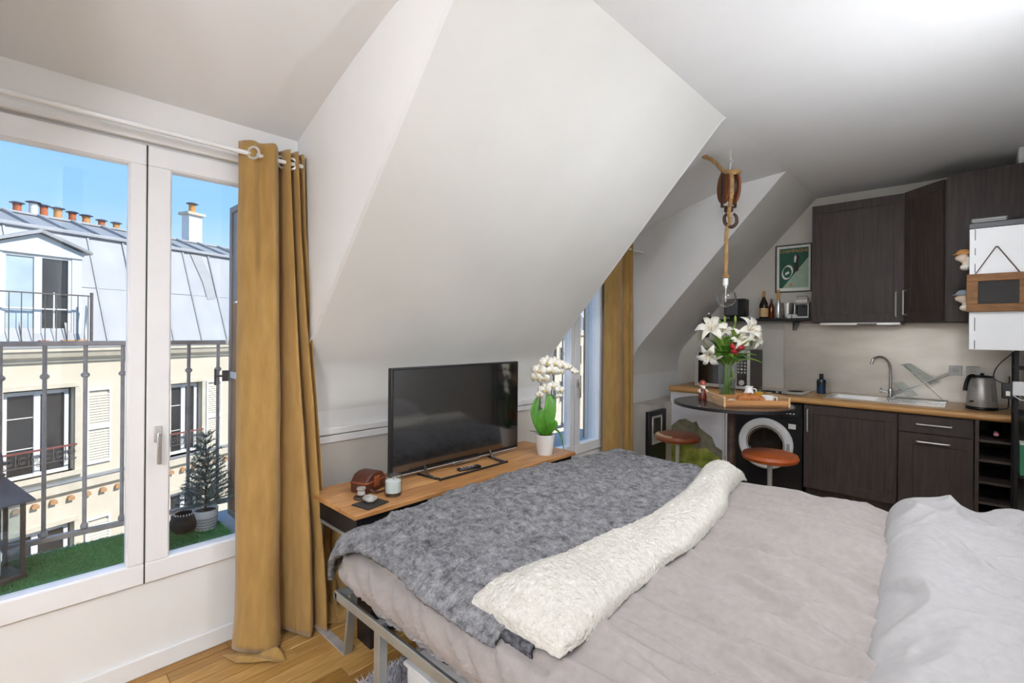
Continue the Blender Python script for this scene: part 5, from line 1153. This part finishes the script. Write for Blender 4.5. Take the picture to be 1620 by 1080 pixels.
# iron lantern
LC = Vector((-2.99, -.028, ZL))
la = thing('iron_lantern', 'dark iron glass lantern on the grass mat at the left edge of the window', 'lantern', LC, R(20))
hw = .075
MB().box((-hw-.012, -hw-.012, 0), (hw+.012, hw+.012, .022)).build('base', M_iron, la, local=True, bevel=.003)
for sx in (-1, 1):
    for sy in (-1, 1): MB().box((sx*hw-.007, sy*hw-.007, .022), (sx*hw+.007, sy*hw+.007, .335)).build('post', M_iron, la, local=True)
for k in range(4):
    s = MB().box((-hw+.006, -hw-.001, .024), (hw-.006, -hw+.001, .332))
    for v in s.v: v[:] = (Matrix.Rotation(R(90*k), 4, 'Z') @ v)[:]
    s.build('pane', M_vase, la, local=True)
b = hw+.03; tp_ = .03
MB().add([(-b,-b,.335),(b,-b,.335),(b,b,.335),(-b,b,.335),(-tp_,-tp_,.445),(tp_,-tp_,.445),(tp_,tp_,.445),(-tp_,tp_,.445),(-b,-b,.328),(b,-b,.328),(b,b,.328),(-b,b,.328)],
         [(0,1,5,4),(1,2,6,5),(2,3,7,6),(3,0,4,7),(4,5,6,7),(8,9,1,0),(9,10,2,1),(10,11,3,2),(11,8,0,3),(11,10,9,8)]).build('roof', mat('blue_black_iron', '6c7686', .4, .3, col2='565f6e', scale=12), la, local=True, smooth=0)
MB().box((-.035, -.035, .445), (.035, .035, .452)).box((-.022, -.022, .452), (.022, .022, .49)).box((-.038, -.038, .49), (.038, .038, .497)).build('vent_cap', M_iron, la, local=True)
MB().tube(spline([(-.03, 0, .455), (-.06, .01, .49), (-.02, .02, .535), (.03, .02, .535), (.065, .01, .475), (.06, 0, .42)], 28), .0045, 8).build('carry_ring', M_iron, la, local=True)
MB().cyl((0, 0, .022), (0, 0, .12), .032, n=24).build('candle', M_wax, la, local=True)
# woven bowl and potted fir
wbc = Vector((-3.02, .672, ZL-.004))
wb2 = thing('wicker_bowl', 'dark round woven bowl on the grass mat beside the fir tree', 'bowl', wbc)
MB().lathe([(.001, 0), (.035, 0), (.060, .025), (.068, .055), (.058, .088), (.044, .104), (.040, .100), (.052, .086), (.06, .055), (.052, .028), (.001, .012)], wbc, 40).build('shell', M_wicker, wb2)
for i in range(22): a = 2*math.pi*i/22; MB().cbox(wbc+Vector((math.cos(a)*.046, math.sin(a)*.046, .102)), (.005, .005, .010)).build('rim_stitch', M_paper, wb2)
fc = Vector((-3.0, .765, ZL-.004))
fr = thing('potted_fir', 'small frosted fir tree in a white patterned pot on the balcony ledge', 'potted plant', fc)
MB().lathe([(.001, 0), (.048, 0), (.052, .004), (.060, .105), (.061, .108), (.057, .108), (.054, .095), (.001, .09)], fc, 36).build('pot', M_pot, fr)
s = MB(); n = 34
for row in range(4):
    z0 = .012+row*.015
    for i in range(n):
        pts_ = []
        for k, (aa, zz) in enumerate(((i, 0), (i+.5, .010), (i+1, 0), (i+1, .005), (i+.5, .015), (i, .005))):
            r_ = .0526+.0078*((z0+zz)/.105)+.0010; a = 2*math.pi*aa/n; pts_.append(fc+Vector((math.cos(a)*r_, math.sin(a)*r_, z0+zz)))
        s.add(pts_, [(0, 1, 4, 5), (1, 2, 3, 4)])
s.build('zigzag_band', mat('pot_pattern_grey', '5c5c60', .5, scale=10), fr, smooth=0)
MB().lathe([(.001, .097), (.054, .096)], fc, 20).build('soil', M_bark, fr)
random.seed(3)
tr_ = MB().cyl(fc+Vector((0, 0, .09)), fc+Vector((0, 0, .475)), .006, .002, n=8).build('trunk', M_bark, fr)
nb = 0
for lv in range(13):
    z = .135+.0225*lv+.0006*lv*lv; Lm = .140*(1-lv/15.5)+.018; k = 9 if lv < 9 else 6
    for i in range(k):
        a = 2*math.pi*(i+.37*lv)/k+random.uniform(-.2, .2); L = Lm*random.uniform(.75, 1.1); rise = .25+.5*lv/13
        d = Vector((math.cos(a), math.sin(a), rise)).normalized(); p0 = fc+Vector((0, 0, z)); s = MB().tube([p0, p0+d*L], [.0022, .001], 5)
        for j in range(int(75*L/.1)):
            t = random.uniform(.12, 1); q = p0+d*L*t; nd = (d*.7+Vector((random.gauss(0, 1), random.gauss(0, 1), random.gauss(0, 1))).normalized()).normalized()*random.uniform(.016, .028)
            w = nd.cross(Vector((.3, .5, .8))).normalized()*.0021; s.add([q-w, q+w, q+nd], [(0, 1, 2)])
        s.build('branch', M_fir, fr, smooth=0); nb += 1
s = MB()
for j in range(60):
    q = fc+Vector((0, 0, random.uniform(.40, .475))); nd = Vector((random.gauss(0, .5), random.gauss(0, .5), 1)).normalized()*.022; w = nd.cross(Vector((.3, .9, .1))).normalized()*.0014; s.add([q-w, q+w, q+nd], [(0, 1, 2)])
s.build('tip', M_fir, fr, smooth=0)

# ------------------------------------------------------------------ the house across the street
al = R(23.2); E_ = CR.copy(); E_.z = 0; E_.normalize(); E_ = E_*math.sin(al)+_w*math.cos(al)
P0 = Vector((0, 0, EYE))+ray(60, 525)*9.5; P0.z = 0
RZB = math.atan2(E_.y, E_.x)
hs = thing('house_across', 'cream town house with a pale zinc mansard roof seen through the large window', 'building', P0, RZB)
# local frame: x along the facade, y into the house, z up
S0, S1 = -6.0, 9.0
holesA = [(-.50, -1.45, .60, .27), (2.50, -1.62, 3.28, .14), (-2.6, -1.4, -1.6, .30), (5.4, -1.62, 6.2, .14), (-.55, -4.3, .60, -2.50), (2.50, -4.3, 3.28, -2.55)]
s = MB()
for r in face_wall(holesA, S0, S1, -8, .80): s.box((r[0], 0, r[1]), (r[2], .30, r[3]))
s.build('wall', M_fac, hs, local=True, smooth=0)
MB().box((S0, .3, -8), (S1, 4.5, 1.0)).build('core', M_dark, hs, local=True)
MB().prism([(.02, .78), (-.06, .80), (-.08, .86), (-.16, .90), (-.20, .99), (-.24, 1.02), (-.24, 1.07), (.3, 1.07), (.3, .78)], 'x', S0, S1).build('cornice', M_fac2, hs, local=True, smooth=0)
MB().box((S0, -.22, 1.07), (S1, .02, 1.16)).build('gutter', M_zinc2, hs, local=True, bevel=.02)
MB().box((S0, -.10, -1.86), (S1, .02, -1.66)).build('string_course', M_fac2, hs, local=True, bevel=.02)
MB().box((S0, -.13, -1.66), (S1, .02, -1.62)).build('string_course_cap', M_zinc2, hs, local=True)
i = 0
dent = MB().prism([(-.055, -.045), (.055, -.045), (.055, .01), (.03, .045), (-.03, .045), (-.055, .01)], 'y', -.075, .0)
dproto = None
for k in range(34):
    x = -4.0+k*.283
    if dproto is None: dproto = dent.build('dentil', mat('brick_dentil', 'c9a27a', .85, col2='b08660', scale=20), hs, local=True, smooth=0); o = dproto
    else: o = copy_part(dproto, hs)
    o.location = (x, 0, -2.0)
def far_window(x0, z0, x1, z1, stone=True):
    w = MB().frame('y', (x0+.04, z0, x1-.04, z1-.04), .07, .14, .20).box(((x0+x1)/2-.05, .13, z0), ((x0+x1)/2+.05, .20, z1-.04)).build('window', M_outw, hs, local=True)
    for a, b in ((x0+.10, (x0+x1)/2-.04), ((x0+x1)/2+.04, x1-.10)):
        MB().box((a, .165, z0+.06), (b, .175, z1-.10)).build('pane', M_win, w, local=True)
    for zz in (.33, .68): MB().box((x0+.10, .15, z0+(z1-z0)*zz-.008), ((x0+x1)/2-.04, .165, z0+(z1-z0)*zz+.008)).build('glazing_bar', M_paper, w, local=True)
    MB().box((x0-.06, -.03, z1), (x1+.06, .04, z1+.09)).box((x0-.10, -.02, z0-.02), (x0, .03, z1)).box((x1, -.02, z0-.02), (x1+.10, .03, z1)).build('stone_surround', M_fac2, hs, local=True)
    MB().box((x0-.12, -.09, z0-.09), (x1+.12, .12, z0)).build('sill', M_fac2, hs, local=True)
def far_guard(x0, z0, x1, h=.30):
    g = MB().box((x0, -.06, z0+h), (x1, -.02, z0+h+.03)).build('guard_rail', M_redr, hs, local=True)
    s = MB().box((x0, -.05, z0+.03), (x1, -.035, z0+.045)); n = max(2, round((x1-x0)/.18)); w = (x1-x0)/n
    for i in range(n):
        cx = x0+w*(i+.5); q = []
        for k in range(22): a = k*.62; rr = .075*(1-k/26); q.append((cx+rr*math.cos(a), -.042, z0+h*.52+rr*math.sin(a)))
        s.tube(q, .006, 5); s.box((x0+w*i-.006, -.05, z0+.03), (x0+w*i+.006, -.035, z0+h))
    s.build('scrollwork', M_iron, g, local=True)
def far_shutter(x0, z0, x1, z1):
    f = MB().frame('y', (x0, z0, x1, z1), .045, -.05, -.012).box((x0+.04, -.05, (z0+z1)/2-.07), (x1-.04, -.012, (z0+z1)/2+.04)).build('shutter', M_outw, hs, local=True)
    proto = None; n = int((z1-z0-.1)/.056)
    for i in range(n):
        z = z0+.06+i*.056
        if (z0+z1)/2-.09 < z < (z0+z1)/2+.03: continue
        if proto is None:
            proto = MB().prism([(-.044, -.018), (-.036, -.022), (-.018, .016), (-.026, .020)], 'x', x0+.045, x1-.045).build('slat', M_slat, f, local=True, smooth=0); proto.location = (0, 0, z)
        else: copy_part(proto, f, (0, 0, z))
for h in holesA: far_window(*h)
for h in holesA[:4]: far_guard(h[0]-.02, h[1]+.22, h[2]+.02)
far_shutter(.78, -1.40, 1.24, .20); far_shutter(2.00, -1.60, 2.42, .14); far_shutter(3.38, -1.68, 3.80, .14); far_shutter(-1.05, -1.40, -.62, .28); far_shutter(.78, -4.2, 1.24, -2.55); far_shutter(4.9, -1.6, 5.32, .14)
# mansard slope: zinc sheets between standing seams
MT, MD0, MD1 = 3.58, .10, .95
def mz(z, o=0): t = (z-1.16)/(MT-1.16); return MD0+(MD1-MD0)*t-o
seams = [-5.8+.703*k for k in range(22)]
msl = MB().prism([(MD0+.03, 1.10), (MD1+.03, MT), (4.5, MT), (4.5, 1.10)], 'x', S0, S1).build('mansard', M_zinc2, hs, local=True, smooth=0)
for a, b in zip(seams, seams[1:]):
    for z0, z1 in ((1.13, 2.36), (2.372, MT)):
        MB().add([(a+.02, mz(z0), z0), (b-.02, mz(z0), z0), (b-.02, mz(z1), z1), (a+.02, mz(z1), z1)], [(0, 1, 2, 3)]).build('zinc_sheet', M_zinc, hs, local=True, smooth=0, solid=-.012)
    MB().bar((a, mz(1.13, .015), 1.13), (a, mz(MT-.05, .015), MT-.05), .042, .05, up=(0, -1, .3)).build('seam_batten', M_zinc2, hs, local=True, bevel=.004)
MB().box((S0, MD1-.10, MT-.03), (S1, MD1+.12, MT+.05)).build('break_flashing', M_zinc, hs, local=True, bevel=.015)
# low upper roof
TZ, TD = 4.05, 2.25
MB().prism([(MD1, MT-.02), (MD1, MT+.02), (TD, TZ), (4.4, MT+.1), (4.4, MT-.02)], 'x', S0, S1).build('upper_roof', M_zinc2, hs, local=True, smooth=0)
for k in range(22):
    a = -5.9+.62*k; MB().bar((a, MD1+.03, MT+.05), (a, TD, TZ+.03), .07, .07).build('roof_batten', M_zinc2, hs, local=True)
MB().box((S0, TD-.06, TZ), (S1, TD+.10, TZ+.05)).build('ridge_cap', M_zinc, hs, local=True, bevel=.01)
MB().prism([(3.52, 0), (3.80, 0), (3.84, -.60), (3.80, -1.25), (3.62, -1.30), (3.64, -.6)], 'y', 0, .004)
# lead patch on the mansard
pz = [(3.55, 3.50), (3.84, 3.50), (3.98, 2.95), (3.98, 2.32), (3.74, 2.28), (3.72, 2.75)]
MB().add([(x, mz(z, .020), z) for x, z in pz], [tuple(range(len(pz)))]).build('lead_patch', M_zinc2, hs, local=True, smooth=0, solid=.004)
# dormer opposite, with its french window and little balcony
dx0, dx1, dz0, dz1, df = -.62, .78, 1.16, 3.02, .16
MB().box((dx0, df, dz0), (dx0+.16, 1.2, dz1)).build('dormer_cheek', M_facg, hs, local=True); MB().box((dx1-.17, df, dz0), (dx1, 1.2, dz1)).build('dormer_cheek', M_facg, hs, local=True)
MB().prism([(dx0-.02, dz1-.09), (dx1+.02, dz1-.09), (dx1+.02, dz1+.03), (.06, dz1+.33), (dx0-.02, dz1+.03)], 'y', df-.03, 1.3).build('pediment', M_facg, hs, local=True, smooth=0)
for sgn, xe in ((-1, dx0-.13), (1, dx1+.13)):
    MB().prism([(.06, dz1+.34), (xe, dz1+.02), (xe, dz1+.07), (.06, dz1+.41)], 'y', df-.14, 1.5).build('dormer_roof', M_zinc if sgn < 0 else M_zinc2, hs, local=True, smooth=0)
MB().box((dx0+.16, .75, dz0), (dx1-.17, .85, dz1)).build('dormer_interior', M_dark, hs, local=True)
fw = MB().frame('y', (dx0+.16, dz0+.02, dx1-.17, dz1-.09), .055, df+.02, df+.09).box((.01, df+.015, dz0+.03), (.13, df+.09, dz1-.1)).build('french_window', M_outw, hs, local=True)
MB().box((dx0+.2, df+.05, dz0+.06), (.02, df+.06, dz1-.13)).build('pane', mat('painted_reflection_glass', 'bfd0d8', .08, col2='a9bcc6', scale=2, spec=.8), fw, local=True)  # reflected light put into the pale colour of this pane
MB().box((.12, df+.05, dz0+.06), (dx1-.21, df+.06, dz1-.13)).build('pane', M_win, fw, local=True)
for z in (1.86,): MB().box((.12, df+.035, z-.012), (dx1-.21, df+.05, z+.012)).box((.32, df+.035, dz0+.06), (.344, df+.05, 2.2)).box((dx0+.2, df+.035, z-.012), (.02, df+.05, z+.012)).build('glazing_bar', M_outw, fw, local=True)
bl = MB().box((dx0-.1, -.20, 2.135), (dx1+.02, -.17, 2.16)).build('balcony_rail', M_iron, hs, local=True)
for k in range(9): MB().cyl((dx0-.05+.175*k, -.185, 1.1), (dx0-.05+.175*k, -.185, 2.14), .008, n=6).build('bar', M_iron, bl, local=True)
MB().bar((dx1+.01, -.185, 1.12), (dx1+.01, -.185, 2.22), .04, .04).build('end_post', M_iron, bl, local=True)
MB().bar((dx1-.07, -.10, 1.17), (dx1+.0, -.02, 1.95), .05, .02).build('plank', M_paper, bl, local=True)
for k, (x, w, m) in enumerate(((-.02, .14, M_terra), (.33, .20, M_terra2), (.54, .20, M_terra2))):
    MB().box((x, -.15, 1.162), (x+w, -.03, 1.235)).build('planter', m, hs, local=True, bevel=.01)
# chimneys
def pot(parent, x, y, z, h, r, m, cowl=True):
    p = MB().lathe([(r*1.1, 0), (r*1.1, .03), (r, .04), (r*.88, h-.03), (r*1.02, h-.02), (r*1.02, h), (r*.7, h), (r*.7, h-.05)], (x, y, z), 14).build('chimney_pot', m, parent, local=True)
    if cowl:
        s = MB().lathe([(.001, .055), (r*.9, .045), (r*1.7, .015), (r*1.7, .008), (r*.9, .035), (.001, .045)], (x, y, z+h+.02), 14)
        for k in range(3): a = 2.1*k; s.cyl((x+math.cos(a)*r*.8, y+math.sin(a)*r*.8, z+h-.02), (x+math.cos(a)*r*.8, y+math.sin(a)*r*.8, z+h+.06), .008, n=5)
        s.build('cowl', M_seam, p, local=True)
cs1 = thing('chimney_stack', 'long low chimney stack with a row of clay pots on the ridge across the street', 'chimney', P0, RZB)
MB().box((.78, 3.0, 3.4), (4.6, 3.5, 4.10)).build('stack', M_fac2, cs1, local=True)
for k, (x, h, r, m) in enumerate(((.72, .40, .115, M_terra), (1.02, .50, .12, M_outw), (1.22, .46, .11, M_terra), (1.50, .46, .12, M_terra2), (1.80, .42, .11, M_terra), (2.10, .40, .12, M_terra2), (2.45, .34, .11, M_terra), (2.80, .34, .11, M_terra2), (3.20, .28, .11, M_outw), (3.6, .24, .11, M_zinc2), (4.0, .20, .11, M_zinc2))):
    pot(cs1, x+.22, 3.25, 4.10, h*.85, r*.74, m)
cs2 = thing('chimney_stack', 'white rendered chimney with one clay pot on the roof across the street', 'chimney', P0, RZB)
MB().box((4.62, 2.6, 3.9), (5.02, 2.95, 4.98)).build('stack', M_outw, cs2, local=True); MB().box((4.55, 2.53, 4.98), (5.09, 3.02, 5.06)).build('cap', M_fac2, cs2, local=True)
pot(cs2, 4.82, 2.77, 5.06, .26, .10, M_terra2)
# neighbouring houses further along the street and the street itself
hn = thing('house_neighbour', 'pale stone house further along the street beyond the far window', 'building', P0, RZB)
MB().box((9.6, -.15, -8), (90, 4, 1.4)).build('wall', M_fac, hn, local=True); MB().prism([(-.1, 1.4), (.9, 3.9), (3.5, 4.6), (4, 1.4)], 'x', 9.6, 90).build('mansard', M_zinc, hn, local=True, smooth=0)
MB().box((9.6, -.35, 1.2), (90, 0, 1.45)).build('cornice', M_fac2, hn, local=True)
for k in range(36):
    x = 10.4+1.9*k
    for z in (-1.5, -4.3): w = MB().box((x, -.165, z), (x+.95, -.14, z+1.7)).build('window', M_win, hn, local=True); MB().frame('y', (x-.08, z-.05, x+1.03, z+1.8), .09, -.20, -.15).build('surround', M_fac2, w, local=True)
    w = MB().box((x, -.02, 1.6), (x+.9, .5, 3.1)).build('dormer', M_outw, hn, local=True); MB().box((x+.12, -.035, 1.7), (x+.78, -.02, 2.95)).build('pane', M_win, w, local=True)
struct(MB().box((-60, -60, -8.2), (-3.3, 80, -8.0)).build('ground', mat('street_asphalt', '8a8885', .9, scale=2), smooth=0))
